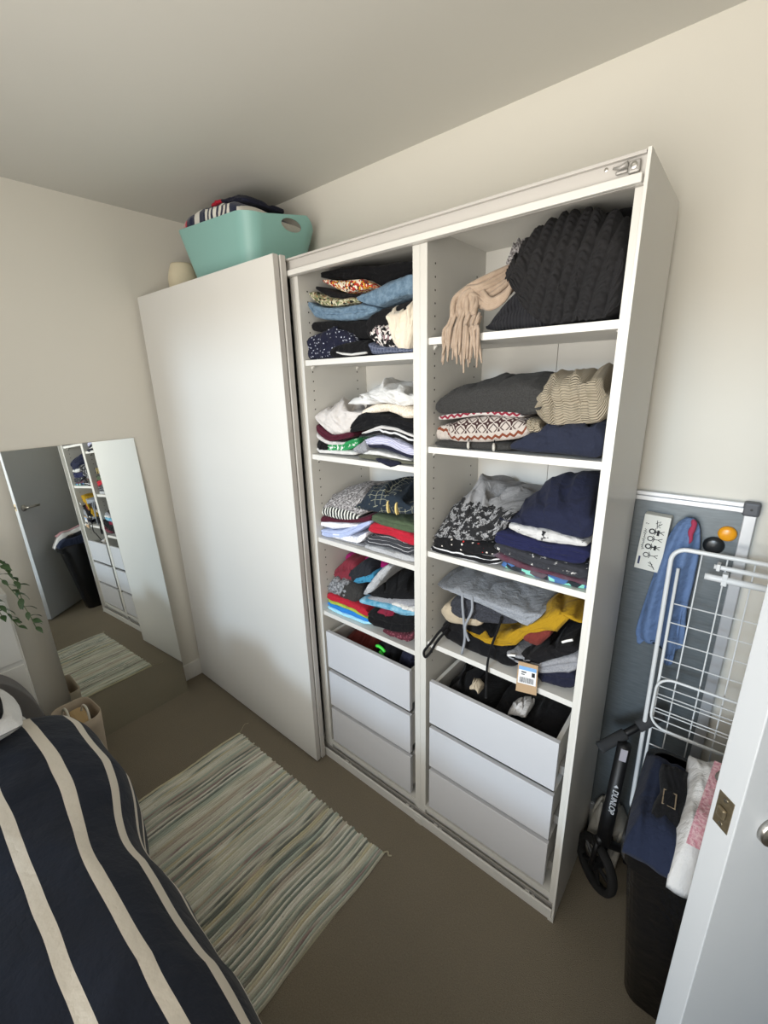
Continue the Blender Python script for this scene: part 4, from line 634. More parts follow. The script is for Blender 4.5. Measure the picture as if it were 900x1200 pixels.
# chunky knit and fringed scarf on the top right shelf
rows = [-.262, 1.800, -.300, 1.900, -.235, 1.775, -.284, 1.925, -.205, 1.752, -.256, 1.946, -.175, 1.737, -.215, 1.962, -.144, 1.736, -.170, 1.974, -.112, 1.740, -.130, 1.958, -.085, 1.738, -.100, 1.948, -.055, 1.738, -.070, 1.955, -.030, 1.738, -.036, 1.948]
vf, UV = garment_mesh(rows, 0.034, .27, 1, .006, .70, .38, .1, 42, nx=170, nt=80, knit=(.0115, .027, .017))
tag(mk('chunky_knit_throw', vf, simple('chunky_wool', '1c1b1d', .95, var=.35, scale=260, bump=.5, bscale=900), None, True, UV), 'chunky black cable knit throw bundled on the top right shelf', 'throw', 'clothes on the top shelf, right open bay')
rows = [-.12, 1.93, -.12, 1.95, -.09, 1.915, -.09, 1.962, -.06, 1.90, -.06, 1.955, -.03, 1.90, -.03, 1.945]

def wool():
    t = NT('beige_wool'); co = t.obj()
    t.bump(t.noise(co, 500, 2), .6, .002)
    return t.done(t.mix(t.noise(co, 60, 3), lin('917c6a'), lin('bfab98')), .95, 0, .2, .2)
m_wool = wool()
sc = thing('fringed_scarf', 'beige fringed wool scarf hanging over the top right shelf edge', 'scarf', 'clothes on the top shelf, right open bay')
random.seed(5)
rolls = []
for k in range(9):      # the gathered body, folded ribs looping round
    j = k * .0075
    pts = [(-.300 + j * .4, .10, 1.882 - j * .5), (-.325 + j * .3, .075, 1.868 - j), (-.360 + j * .2, .055, 1.850 - j * .9), (-.395 + j * .5, .045, 1.842 - j * .4), (-.418 + j, .038, 1.815 - j * .2), (-.420 + j, .036, 1.775)]
    rolls.append(tube(spline([(x + random.uniform(-.003, .003), y + random.uniform(-.006, .006), z + random.uniform(-.003, .003)) for x, y, z in pts], 24), .0075, 7))
for k in range(5):
    j = k * .008
    pts = [(-.285, .085 + j * .3, 1.868 - j * .3), (-.278 - j * .1, .062, 1.835 - j * .2), (-.292 - j * .2, .052, 1.802 + j * .3), (-.325, .05, 1.788 + j * .6), (-.352, .055, 1.80 + j)]
    rolls.append(tube(spline(pts, 18), .0065, 7))
mk('scarf_body', join(*rolls), m_wool, sc, True)
st_ = []
for k in range(30):
    x = -.428 + .082 * random.random(); z0 = 1.80 - .03 * random.random(); ln = random.uniform(.085, .135); y = .030 + random.uniform(-.010, .006)
    fl = (x + .387) * .35
    pts = [(x + .004, y + .012, z0), (x, y - .002, z0 - .03), (x + fl * .5 + random.uniform(-.006, .006), y - .006, 1.742), (x + fl + random.uniform(-.01, .01), .020 + random.uniform(-.008, .003), z0 - ln)]
    st_.append(tube(spline(pts, 10), [.0042] * 9 + [.0034, .002], 6))
f_ = mk('fringe', join(*st_), m_wool, sc, True); f_['kind'] = 'stuff'

# toggles at the hem of the dark grey cardigan
for x in (-.362, -.288):
    tg_ = mk('toggle', tube([(x, .030, 1.462), (x + .001, .027, 1.456), (x + .002, .026, 1.447), (x + .002, .027, 1.442)], [.0025, .004, .004, .0025], 8), simple('toggle_pale', 'b8b4ac', .4), OBJ['folded_cardigan'], True)
    mk('toggle_cord', tube([(x, .034, 1.470), (x, .030, 1.460)], .0015, 6), FM('black'), tg_, True)

# loose straps, cord and tag on the fourth right shelf
lp = spline([(-.425, .06, .868), (-.445, .030, .845), (-.470, .020, .800), (-.494, .014, .760), (-.488, .012, .741), (-.470, .014, .765), (-.448, .026, .815), (-.428, .055, .848)], 40)
mk('strap_loop', tube(lp, .0042, 8), FM('black'), OBJ['black_leggings'], True)
cd = spline([(-.247, .050, .962), (-.250, .040, .93), (-.262, .030, .875), (-.270, .022, .815), (-.269, .016, .75), (-.275, .03, .715), (-.283, .05, .66)], 40)
mk('drawstring', tube(cd, .0036, 8), FM('black'), OBJ['charcoal_joggers'], True)
tg = thing('price_tag', 'brown and white swing tag with a barcode hanging off the shelf', 'tag')
m_card = simple('brown_card', 'b09474', .8); m_cw = simple('white_label', 'e8e8ea', .6); m_cb = simple('label_blue', '7aa8d8', .6); m_ink = simple('black_ink', '1c1c20', .7)
A, B, C_, D_ = Vector((-.177, .020, .858)), Vector((-.121, .018, .868)), Vector((-.118, .016, .774)), Vector((-.178, .018, .760))
def tp(u, v, off=0): return tuple((A * (1 - u) + B * u) * (1 - v) + (D_ * (1 - u) + C_ * u) * v + Vector((0, -off, 0)))
def tq(u0, u1, v0, v1, o0, o1):
    V = [tp(u, v, o) for o in (o0, o1) for u, v in ((u0, v0), (u1, v0), (u1, v1), (u0, v1))]
    return V, [(3, 2, 1, 0), (4, 5, 6, 7), (0, 1, 5, 4), (1, 2, 6, 5), (2, 3, 7, 6), (3, 0, 4, 7)]
mk('card', tq(0, 1, 0, 1, -.0008, .0004), m_card, tg)
mk('label', tq(.06, .94, .12, .70, .0004, .0008), m_cw, tg)
mk('blue_band', tq(.06, .94, .12, .24, .0008, .0011), m_cb, tg)
random.seed(3)
bars = []; x = .14
while x < .84:
    wd = random.choice((.012, .02, .03)); bars.append(tq(x, x + wd, .48, .66, .0008, .0011)); x += wd + random.choice((.015, .025))
b_ = mk('barcode', join(*bars), m_ink, tg)
mk('size_print', join(tq(.2, .45, .29, .33, .0008, .0011), tq(.2, .38, .37, .40, .0008, .0011), tq(.72, .88, .28, .42, .0008, .0011)), m_ink, tg)

# things in the open drawers
def blob(name, label, cat, mat, rows, y0, y1, grp, wr=.008):
    v_, U_ = garment_mesh(rows, y0, y1, 1, wr, .8, .4, .2, len(label) * .7)
    return tag(mk(name, v_, FM(mat), None, True, U_), label, cat, grp)
GD = 'clothes in the open top drawers'
blob('black_tights', 'black tights heaped at the left in the open right drawer', 'tights', 'black', [-.458, .51, -.455, .60, -.40, .51, -.40, .655, -.34, .51, -.34, .665, -.28, .51, -.28, .64], .05, .29, GD)
blob('black_tights', 'black tights heaped at the right in the open right drawer', 'tights', 'black2', [-.27, .51, -.27, .63, -.20, .51, -.20, .60, -.12, .51, -.12, .625, -.07, .51, -.07, .60], .05, .29, GD)
blob('white_sock', 'white sock lying on black tights in the right drawer', 'sock', 'white2', [-.222, .600, -.222, .622, -.200, .612, -.200, .640, -.178, .618, -.178, .650, -.165, .622, -.165, .648], .075, .155, GD, .004)
blob('beige_sock', 'small beige sock at the front edge inside the right drawer', 'sock', 'beige', [-.345, .655, -.345, .672, -.33, .656, -.33, .680, -.315, .645, -.315, .668], .06, .10, GD, .003)
blob('neon_trim_shorts', 'black sports shorts with neon green flashes in the left drawer', 'shorts', 'black', [-.770, .51, -.768, .64, -.73, .51, -.73, .700, -.69, .51, -.69, .690, -.665, .51, -.665, .64], .07, .22, GD)
nf = [x for x in bpy.data.objects if x.name.startswith('neon_trim_shorts')][0]
m_neon = simple('neon_green', '48d848', .6)
for pts in ([(-.748, .064, .650), (-.735, .062, .655), (-.718, .062, .651), (-.708, .064, .640)], [(-.732, .064, .632), (-.722, .062, .628), (-.712, .062, .610), (-.700, .064, .605)]):
    mk('neon_flash', tube(spline(pts, 8), .0062, 8), m_neon, nf, True)
blob('navy_leggings', 'dark navy leggings at the right in the left drawer', 'leggings', 'navy_dark', [-.66, .51, -.66, .66, -.63, .51, -.63, .685, -.60, .51, -.60, .695, -.585, .51, -.585, .66], .08, .28, GD)
blob('brown_garment', 'dark brown garment low in the left open drawer', 'garment', 'rust', [-.955, .51, -.955, .60, -.90, .51, -.90, .62, -.85, .51, -.85, .62, -.79, .51, -.79, .60], .05, .28, GD)

# ------------------------------------------------------------------ turquoise tub on the wardrobe
m_tub = simple('turquoise_plastic', '86b3ac', .45, var=.03)
def tub_loop(x0, x1, y0, y1, zf, r, off=0):
    return [(x, y, zf(x, y)) for x, y in rrect(x0 + off, x1 - off, y0 + off, y1 - off, r, 7)]
def rimz(x, y):
    f = (x + 1.505) / .255                       # -1 .. 1 along the length
    hump = .048 * max(0, abs(f) - .55) / .45 * max(0.0, 1 - abs((y - .225) / .13) ** 3)
    return 2.222 - .014 * f + hump
tb = thing('storage_tub', 'turquoise flexible plastic tub on top of the wardrobe', 'tub', None, (0, 0, 0))
lv = [(0, .0), (.25, .25), (.5, .5), (.75, .75), (1, 1)]
loops = []
def lerp(a, b, t): return a + (b - a) * t
for t_ in [0, .02, .2, .4, .6, .8, .92, 1]:
    loops.append([(x, y, lerp(2.0105, rimz(x, y), t_)) for x, y in rrect(lerp(-1.71, -1.765, t_), lerp(-1.30, -1.248, t_), lerp(.06, .022, t_), lerp(.33, .372, t_), .07, 9)])
inner = []
for t_ in [1, .9, .6, .3, .03]:
    inner.append([(x, y, lerp(2.0135, rimz(x, y) , t_)) for x, y in rrect(lerp(-1.707, -1.762, t_), lerp(-1.303, -1.251, t_), lerp(.063, .025, t_), lerp(.327, .369, t_), .067, 9)])
body = mk('tub_body', loft(loops + inner), m_tub, tb, True)
# handle holes cut through both end walls
for xc in (-1.262, -1.755):
    cut = mk('cutter', xf(lathe([(1, -.06), (1, .06)], 28), Matrix.Translation((xc, .232, 2.200)) @ Matrix.Rotation(PI / 2, 4, 'Y') @ Matrix.Diagonal((.021, .050, 1, 1))), m_tub)
    bo = body.modifiers.new('hole', 'BOOLEAN'); bo.operation = 'DIFFERENCE'; bo.object = cut; bo.solver = 'EXACT'
    dg = bpy.context.evaluated_depsgraph_get(); me2 = bpy.data.meshes.new_from_object(body.evaluated_get(dg))
    body.modifiers.clear(); body.data = me2; bpy.data.objects.remove(cut)
for p in body.data.polygons: p.use_smooth = True
es = body.modifiers.new('edges', 'EDGE_SPLIT'); es.split_angle = math.radians(50)
FSPEC['towel_rn'] = ('patch', ('23283c', 'e2dfd6', 'b03444', '23283c'), dict(scale=1))
def towel_mat():
    t = NT('striped_towel'); u = t.sep(t.uv())[0]
    f = t.math('DIVIDE', t.math('ADD', u, 1.735), .44)
    W, N, Rr = lin('dcd9d0'), lin('232840'), lin('b03444')
    st = [(0, Rr), (.025, W), (.04, Rr), (.065, W), (.075, Rr), (.11, N), (.24, W), (.33, N), (.44, W), (.48, N), (.51, W), (.545, N), (.575, W), (.61, N), (.64, W), (.675, N), (.705, W), (.74, N), (.77, W), (.81, N), (.90, W)]
    t.bump(t.noise(t.uv(), 500, 2), .5, .002)
    return t.done(t.ramp(f, st), .95, 0, .2, .2)
v_, U_ = garment_mesh([-1.735, 2.15, -1.742, 2.278, -1.65, 2.15, -1.65, 2.292, -1.56, 2.15, -1.56, 2.290, -1.47, 2.15, -1.47, 2.280, -1.38, 2.15, -1.38, 2.270, -1.30, 2.15, -1.30, 2.236], .046, .33, 1, .004, .95, .3, .2, 3.3)
MATS['striped_towel'] = towel_mat()
tag(mk('striped_towel', v_, MATS['striped_towel'], None, True, U_), 'navy, white and red striped towel folded inside the turquoise tub', 'towel')
v_, U_ = garment_mesh([-1.66, 2.286, -1.66, 2.296, -1.58, 2.290, -1.58, 2.312, -1.50, 2.286, -1.50, 2.318, -1.42, 2.276, -1.42, 2.312, -1.34, 2.264, -1.34, 2.284], .10, .27, 1, .006, .8, .4, .2, 8.1)
tag(mk('dark_cloth', v_, FM('navy_dark'), None, True, U_), 'dark navy cloth lying highest in the turquoise tub', 'cloth')
v_, U_ = garment_mesh([-1.56, 2.296, -1.56, 2.306, -1.53, 2.298, -1.53, 2.312, -1.49, 2.296, -1.49, 2.308], .088, .14, 1, .002, 1, .4, .2, 2.1)
tag(mk('red_cloth', v_, FM('red'), None, True, U_), 'small red cloth edge at the top of the turquoise tub', 'cloth')
m_cream = simple('cream_parchment', 'd6cbb0', .8, var=.08, scale=20)
v_ = loft([[(-1.925 + (.05 + .02 * math.sin(PI * t_)) * math.cos(a), .13 + (.05 + .02 * math.sin(PI * t_)) * math.sin(a), 2.0105 + .15 * t_) for a in [2 * PI * k / 24 for k in range(24)]] for t_ in [0, .2, .4, .6, .8, .95, 1]])
tag(mk('cream_container', v_, m_cream, None, True), 'cream rounded container standing left of the turquoise tub', 'container')

# ------------------------------------------------------------------ mirror leaning on the left wall
mg = NT('mirror_silver'); m_mirror = mg.done((.86, .89, .87, 1), .012, 1.0)
m_mback = simple('mirror_backing', '8c8a86', .6)
mi = thing('leaning_mirror', 'tall frameless mirror leaning against the left wall', 'mirror', None, (-1.950, -.42, 0))
ang = .064
MM = Matrix.Rotation(-ang, 4, 'Y')
hgt = 1.396
MX = Matrix.Translation((0, 0, .001)) @ MM
mk('mirror_glass', xf(box(-.001, .003, -.258, .243, 0, hgt), MX), m_mirror, mi)
mk('backing', xf(box(-.006, -.001, -.256, .241, .001, hgt - .001), MX), m_mback, mi)

# ------------------------------------------------------------------ rag rug
random.seed(11)
pal = ['d9d6c6', 'cbc9b8', 'e2dfd2', 'b4b9aa', 'c4b8a8', 'd2d0bd', '8d958a', 'e6e3d6', 'c6c2b0', 'd8d4c4', 'a2908a', 'dedbcb', 'bcc3b6', 'e9e6da', 'cfc6a6', '7c8078']
RX0, RX1, RY0, RY1 = -1.455, -.543, -.79, -.172
nrow = 98; seg = 44; per = 5
V, F, CL = [], [], []
pw = (RX1 - RX0) / nrow
skew = .012
for r in range(nrow):
    base = len(V); c = lin(random.choice(pal)); c2 = lin(random.choice(pal)); hs = random.uniform(.006, .0095)
    e0 = random.uniform(-.006, .004); e1 = random.uniform(-.004, .006)
    for s in range(seg + 1):
        t_ = s / seg; y = RY0 - e0 + (RY1 - RY0 + e0 + e1) * t_
        wob = .0022 * noise.noise(Vector((r * 3.1, t_ * 5, 1))) + .010 * noise.noise(Vector((t_ * 3, r * .03, 5)))
        mixf = max(0, min(1, .22 + 1.6 * noise.noise(Vector((r * 7.7, t_ * 6, 3)))))
        col = tuple(a * (1 - mixf) + b * mixf for a, b in zip(c, c2))
        for k in range(per):
            q = k / (per - 1); x = RX0 + (r + q) * pw + wob + skew * (t_ - .5)
            V.append((x, y, .002 + hs * math.sin(PI * q) ** .7 * (1 if 0 < s < seg else .4) * (1 + .3 * noise.noise(Vector((x * 90, y * 60, 2))))))
            CL.append(col)
    for s in range(seg):
        for k in range(per - 1):
            a = base + s * per + k; F.append((a, a + 1, a + per + 1, a + per))
b0 = len(V)
V += [(RX0, RY0, .0008), (RX1, RY0, .0008), (RX1, RY1, .0008), (RX0, RY1, .0008)]; CL += [lin('a8a48e')] * 4; F.append((b0, b0 + 3, b0 + 2, b0 + 1))
rg = NT('rag_rug_weave'); at_ = rg.n('ShaderNodeAttribute'); at_.attribute_name = 'dye'
co = rg.obj(); nz = rg.noise(co, 130, 4, .7)
rcol = rg.mix(rg.math('MULTIPLY', rg.math('GREATER_THAN', nz, .64), .4), at_.outputs['Color'], lin('5e6258'))
rg.bump(rg.noise(co, 400, 2), .6, .003)
rug = thing('rag_rug', 'striped cream, green and brown rag rug on the carpet', 'rug')
wv = mk('woven_rows', (V, F), rg.done(rcol, .97, 0, .1), rug, True); wv['kind'] = 'stuff'
ca = wv.data.color_attributes.new('dye', 'FLOAT_COLOR', 'POINT')
for i, c in enumerate(CL): ca.data[i].color = c
m_thr = simple('rug_thread', 'b0a890', .95)
mk('corner_tassel', tube(spline([(RX1, RY1, .006), (RX1 + .012, RY1 + .012, .008), (RX1 + .02, RY1 + .006, .004), (RX1 + .03, RY1 + .012, .004)], 12), .003, 6), m_thr, rug, True)
mk('corner_tassel', tube(spline([(RX0 + .01, RY1, .006), (RX0 - .005, RY1 + .02, .004), (RX0 - .02, RY1 + .045, .004), (RX0 - .01, RY1 + .06, .004)], 12), .0014, 6), m_thr, rug, True)

# ------------------------------------------------------------------ bed
m_grey_up = simple('grey_upholstery', '6b6866', .95, var=.08, scale=60, bump=.4, bscale=600, bdist=.001)
bd_ = thing('bed', 'low bed with grey upholstered headboard in the lower left corner', 'bed', None, (-.9, -1.3, 0))
def Lb(vf): return [(v[0] + .9, v[1] + 1.3, v[2]) for v in vf[0]], vf[1]
mk('mattress', Lb(box(-1.76, .0, -1.78, -.86, .24, .47)), simple('mattress_white', 'd8d6d2', .9), bd_, bevel=.05, seg=4)
mk('bed_base', Lb(box(-1.76, .0, -1.78, -.87, .08, .24)), m_grey_up, bd_, bevel=.01)
for x in (-1.70, -.08):
    for y in (-1.72, -.94): mk('leg', Lb(lathe([(.02, 0), (.028, .08)], 12, (x, y, 0))), m_dark, bd_)
prof = [(-1.80, .0)] + [(-1.80, .60), (-1.76, .63), (-1.1, .63), (-.98, .62), (-.90, .59), (-.85, .53), (-.815, .44), (-.795, .33), (-.79, .2), (-.79, .0)]
pf = [(p.x, p.y) for p in spline([(a, b, 0) for a, b in prof[2:]], 40)]
pf = prof[:2] + pf
mk('headboard', Lb(loft([[(x, y, z) for y, z in pf] for x in (-1.865, -1.86, -1.775, -1.77)])), m_grey_up, bd_, False, bevel=.012, seg=3)

def duvet_mat():
    t = NT('navy_striped_duvet'); uv = t.uv(); v = t.sep(uv)[1]
    f = t.math('FRACT', t.math('DIVIDE', v, .108))
    m = t.math('LESS_THAN', f, .25)
    base = t.mix(t.noise(uv, 6, 3), lin('12161f'), lin('1c2230'))
    rd = t.math('ABSOLUTE', t.math('SUBTRACT', t.noise(uv, 9, 5, .55), .5))
    t.bump(rd, .5, .02)
    return t.done(t.mix(m, base, lin('d3cabb')), .85, 0, .2, .1)
prof = [(-1.815, .15, 0), (-1.81, .40, 0), (-1.77, .52, 0), (-1.62, .57, 0), (-1.35, .58, 0), (-1.1, .565, 0), (-.96, .548, 0), (-.875, .515, 0), (-.812, .455, 0), (-.782, .37, 0), (-.772, .27, 0), (-.772, .16, 0)]
P_ = spline(prof, 120)
loops, UV = [], []
acc = [0.0]
for a, b in zip(P_, P_[1:]): acc.append(acc[-1] + (b - a).length)
ref = min(range(len(P_)), key=lambda i: abs(P_[i].x + 1.015) if P_[i].y > .5 else 9)
nxd = 110
for i in range(nxd + 1):
    u = i / nxd; x = -1.50 + 1.56 * u
    foot = max(0, (u - .93) / .07); head = max(0, (.05 - u) / .05)
    L = []
    for j, p in enumerate(P_):
        y, z = p.x, p.y
        sd = max(0.0, min(1.0, (y + 1.0) / .2))          # 1 on the near drop
        n1 = noise.noise(Vector((x * 2.2, y * 2.0, 1.7))); n2 = 1 - 2 * abs(noise.noise(Vector((x * 3.5 + y * 1.5, y * 6 + 3, 4.2)))); n3 = noise.noise(Vector((x * 9, y * 9, z * 9)))
        z2 = z + .012 + .03 * max(0, min(1, (-1.0 - x) / .3)) * min(1, z / .3) + (.012 * n1 + .010 * n2 + .003 * n3) * (1 - .6 * sd) - foot ** 2 * .10 - head * .012
        y2 = y + sd * .065 * math.exp(-((x + 1.27) / .28) ** 2) + sd * (.020 * noise.noise(Vector((x * 4.2, z * 2, 9))) + .010 * n2 + .004 * n3) - sd * foot * .02
        x2 = x + .010 * noise.noise(Vector((y * 3, z * 3, 2.2))) * (1 if head or foot else .3)
        L.append((x2, y2, max(.03, z2))); UV.append((x, acc[j] - acc[ref] + .108 * 20.02 + .004 * n3 + .004 * n1))
    loops.append(L)
MATS['duvet'] = duvet_mat()
dv = mk('duvet', loft(loops, False, False), MATS['duvet'], None, True, UV)
sm = dv.modifiers.new('thickness', 'SOLIDIFY'); sm.thickness = .012; sm.offset = -1
tag(dv, 'dark navy duvet with thin cream stripes spread over the bed', 'duvet')
# pillow with dark piping
def pillow(name, label, cx, cy, cz, a, b, h, rz, mat, piping):
    loops, UV = [], []
    n = 36
    for s in (1, -1):
        pass
    V, F, U = [], [], []
    for i in range(n + 1):
        for j in range(n + 1):
            u, v = i / n * 2 - 1, j / n * 2 - 1
            k = max(0, (1 - u ** 4) * (1 - v ** 4)) ** .5
            px, py = a * u * (1 - .06 * v * v), b * v * (1 - .06 * u * u)
            z = h * k + .006 * noise.noise(Vector((u * 3, v * 3, cx)))
            V.append((px, py, z)); U.append((px, py))
    m = len(V)
    for i in range(n + 1):
        for j in range(n + 1):
            x, y, z = V[i * (n + 1) + j]; V.append((x, y, -z * .6)); U.append((x, y))
    for i in range(n):
        for j in range(n):
            q = i * (n + 1) + j; F.append((q, q + 1, q + n + 2, q + n + 1)); F.append((m + q, m + q + n + 1, m + q + n + 2, m + q + 1))
    R_ = Matrix.Translation((cx, cy, cz)) @ Matrix.Rotation(rz, 4, 'Z') @ Matrix.Rotation(math.radians(-9), 4, 'Y')
    o = mk(name, xf((V, F), R_), mat, None, True, U)
    tag(o, label, 'pillow')
    if piping:
        ed = []
        for k in range(80):
            t_ = k / 80 * 4; sdi = int(t_); f = (t_ - sdi) * 2 - 1
            u, v = ((f, -1), (1, f), (-f, 1), (-1, -f))[sdi]
            ed.append(tuple(R_ @ Vector((a * .86 * u * (1 - .06 * v * v), b * .86 * v * (1 - .06 * u * u), h * .62))))
        mk('dark_band', tube(ed, .009, 8, True), FM('black'), o, True)
    return o
pillow('pillow', 'white pillow with a dark inner band at the head of the bed', -1.54, -1.195, .615, .21, .31, .075, 0, FM('white'), True)

# ------------------------------------------------------------------ white cabinet and trailing plant
cb = thing('white_cabinet', 'white bedside cabinet behind the grey headboard', 'cabinet', None, (-1.945, -1.05, 0))
mk('carcass', box(-.065, .065, -.25, .252, .0, .862), m_trim, cb, bevel=.003)
mk('top', box(-.067, .070, -.255, .255, .862, .880), m_trim, cb, bevel=.003)
for i in range(3): mk('drawer_front', box(.065, .072, -.245, .245, .05 + i * .27, .30 + i * .27), m_trim, cb, bevel=.002)
pot = thing('potted_plant', 'trailing green plant hanging over the white cabinet at left edge', 'plant', None, (-1.945, -.98, .88))
mk('pot', lathe([(.045, 0), (.058, .09), (.060, .10), (.054, .10), (.05, .085)], 24), simple('plant_pot_white', 'd0cec8', .5), pot, True)
def leaf_mesh():
    V, F = [], []
    n = 7
    for i in range(n + 1):
        t_ = i / n; w_ = .0095 * math.sin(PI * t_ ** .8) + .0002; z = .004 * math.sin(PI * t_) - .006 * t_ * t_
        for s in (-1, 0, 1): V.append((t_ * .042, s * w_, z + (0 if s else -.0018)))
    for i in range(n):
        for k in range(2): a = i * 3 + k; F.append((a, a + 1, a + 4, a + 3))
    return V, F
lm = NT('plant_leaf'); lc = lm.mix(lm.noise(lm.obj(), 40), lin('1f3319'), lin('46633a')); lm.b.inputs['Transmission Weight'].default_value = 0.0
m_leaf = lm.done(lc, .5)
m_stem = simple('plant_stem', '5a6a3c', .7)
random.seed(21)
proto = None
stems = [[(0, .03, .10), (.05, .08, .13), (.08, .16, .10), (.10, .20, .02), (.115, .225, -.08), (.12, .235, -.15)],
         [(0, .03, .10), (.04, .07, .16), (.07, .14, .16), (.09, .19, .12), (.10, .215, .05), (.11, .22, -.02)],
         [(.01, .0, .10), (.06, .06, .12), (.10, .12, .06), (.12, .16, -.04), (.125, .185, -.12)],
         [(0, .02, .10), (.03, .07, .17), (.05, .13, .18), (.07, .18, .15), (.08, .21, .10)],
         [(.01, .0, .10), (.05, .05, .15), (.09, .10, .12), (.11, .13, .03), (.12, .15, -.06)],
         [(0, -.02, .10), (-.02, -.08, .15), (-.01, -.14, .10), (.02, -.18, .03)]]
for sp in stems:
    s_ = spline(sp, 20)
    mk('stem', tube(s_, .0014, 5), m_stem, pot, True)
    for k in range(3, 21):
        p = s_[k]; d = (s_[k] - s_[k - 1]).normalized(); sd = 1 if k % 2 else -1
        yw = math.atan2(d.y, d.x) + sd * random.uniform(.5, 1.4); ptc = random.uniform(.1, .9)
        if proto is None:
            proto = mk('leaf', leaf_mesh(), m_leaf, pot, True); lo = proto
        else:
            lo = proto.copy(); COL.objects.link(lo); lo.parent = pot
        sc_ = random.uniform(.7, 1.1)
        lo.matrix_local = Matrix.Translation(p) @ Matrix.Rotation(yw, 4, 'Z') @ Matrix.Rotation(ptc, 4, 'Y') @ Matrix.Rotation(random.uniform(-.5, .5), 4, 'X') @ Matrix.Scale(sc_, 4)

# ------------------------------------------------------------------ canvas basket by the mirror
bs = thing('canvas_basket', 'beige canvas basket on the floor in front of the mirror', 'basket', None, (-1.822, -.70, 0))
m_canvas = simple('beige_canvas', 'b3a491', .95, var=.08, scale=40, bump=.4, bscale=500, bdist=.001)
ol, il = [], []
for t_ in (0, .04, .3, .6, .85, 1):
    e = .02 * t_; ol.append([(x, y, .285 * t_ + (.010 * math.sin(x * 25) if t_ == 1 else 0)) for x, y in rrect(-.088 - e, .088 + e, -.065 - e * .6, .065 + e * .6, .045, 6)])
for t_ in (1, .85, .5, .1):
    e = .02 * t_ - .005; il.append([(x, y, .285 * t_ + (.010 * math.sin(x * 25) if t_ == 1 else 0)) for x, y in rrect(-.088 - e, .088 + e, -.065 - e * .6, .065 + e * .6, .042, 6)])
mk('basket_wall', loft(ol + il), m_canvas, bs, True)
m_tan = simple('tan_leather', 'b89a6c', .6)
mag = thing('handbag', 'tan and black handbag with pale cord handles inside the canvas basket', 'bag', None, (-1.815, -.695, .06))
mk('bag_body', box(-.065, .07, -.028, .035, 0, .215), m_tan, mag, bevel=.018, seg=3)
mk('bag_flap', box(-.06, .02, -.037, -.030, .09, .205), m_dark, mag, bevel=.003)
for yo, xo in ((-.040, -.015), (.020, .025)):
    mk('cord_handle', tube(spline([(xo - .045, yo, .17), (xo - .045, yo, .215), (xo - .02, yo + .006, .252), (xo + .02, yo + .008, .252), (xo + .045, yo + .004, .215), (xo + .045, yo, .17)], 24), .0045, 8), simple('cord_cream', 'd8d2c4', .8), mag, True)

# ------------------------------------------------------------------ whiteboard and what is on it
wb = thing('magnetic_board', 'tall steel magnetic board in an aluminium frame on the back wall', 'board', None, (-.04, .385, .10))
bmt = NT('brushed_board'); cob = bmt.obj()
mp = bmt.n('ShaderNodeMapping'); bmt.l(cob, mp.inputs[0]); mp.inputs['Scale'].default_value = (8, 8, 60)
m_board = bmt.done(bmt.mix(bmt.noise(mp.outputs[0], 3, 4), lin('565d61'), lin('7a8185')), .42, .35)
mk('steel_sheet', box(-.30, .30, -.002, .010, .02, 1.19), m_board, wb)
m_al = simple('aluminium_frame', 'c9cbce', .35, .5, var=.03)
for b in (box(-.30, .285, -.010, .012, 1.178, 1.192), box(-.30, .285, -.007, .012, 1.192, 1.204), box(.282, .308, -.010, .012, .03, 1.175), box(-.308, -.285, -.010, .012, .03, 1.175), box(-.30, .285, -.010, .012, .0, .026)):
    mk('frame_bar', b, m_al, wb, bevel=.002)
m_cor = simple('grey_corner_plastic', '55575c', .5)
for x0_, x1_, z0_, z1_ in ((.277, .312, 1.170, 1.208), (-.312, -.277, 1.170, 1.208), (.277, .312, -.004, .034), (-.312, -.277, -.004, .034)):
    c_ = mk('corner_cap', box(x0_, x1_, -.013, .013, z0_, z1_), m_cor, wb, bevel=.007, seg=3)
    mk('corner_screw', xf(lathe([(.003, 0), (.003, .001)], 10), Matrix.Translation(((x0_ + x1_) / 2, -.013, (z0_ + z1_) / 2)) @ Matrix.Rotation(PI / 2, 4, 'X')), m_dark, c_)
def magnet(label, x, z, r, hexc):
    o = mk('magnet', xf(lathe([(r, 0), (r, .004), (r * .92, .009), (r * .6, .0125), (r * .05, .0135)], 28), Matrix.Translation((x, .3825, z)) @ Matrix.Rotation(PI / 2, 4, 'X')), simple('magnet_' + hexc, hexc, .3), None, True)
    tag(o, label, 'magnet', 'round magnets on the board')
magnet('orange round magnet at the top right of the board', .2175, 1.216, .0205, 'e39a1e')
magnet('black round magnet below the orange one', .194, 1.178, .024, '202326')
# card game box with stick figures
gb = thing('card_box', 'white card box with stick figure drawing stuck on the board', 'box', None, (.058, .364, 1.163))
m_box = simple('box_white_card', 'd9d8d0', .6)
RB = Matrix.Rotation(math.radians(2.5), 4, 'Y')
mk('carton', xf(box(-.032, .032, -.0185, .0175, -.083, .083), RB), m_box, gb, bevel=.0015)
ink = []
def ln(pts, r=.0009): ink.append(xf(tube([(x, -.0187, z) for x, z in pts], r, 5), RB))
def circ(x, z, r, rr=.0012): ink.append(xf(tube([(x + r * math.cos(a), -.0187, z + r * math.sin(a)) for a in [2 * PI * k / 14 for k in range(14)]], rr, 5, True), RB))
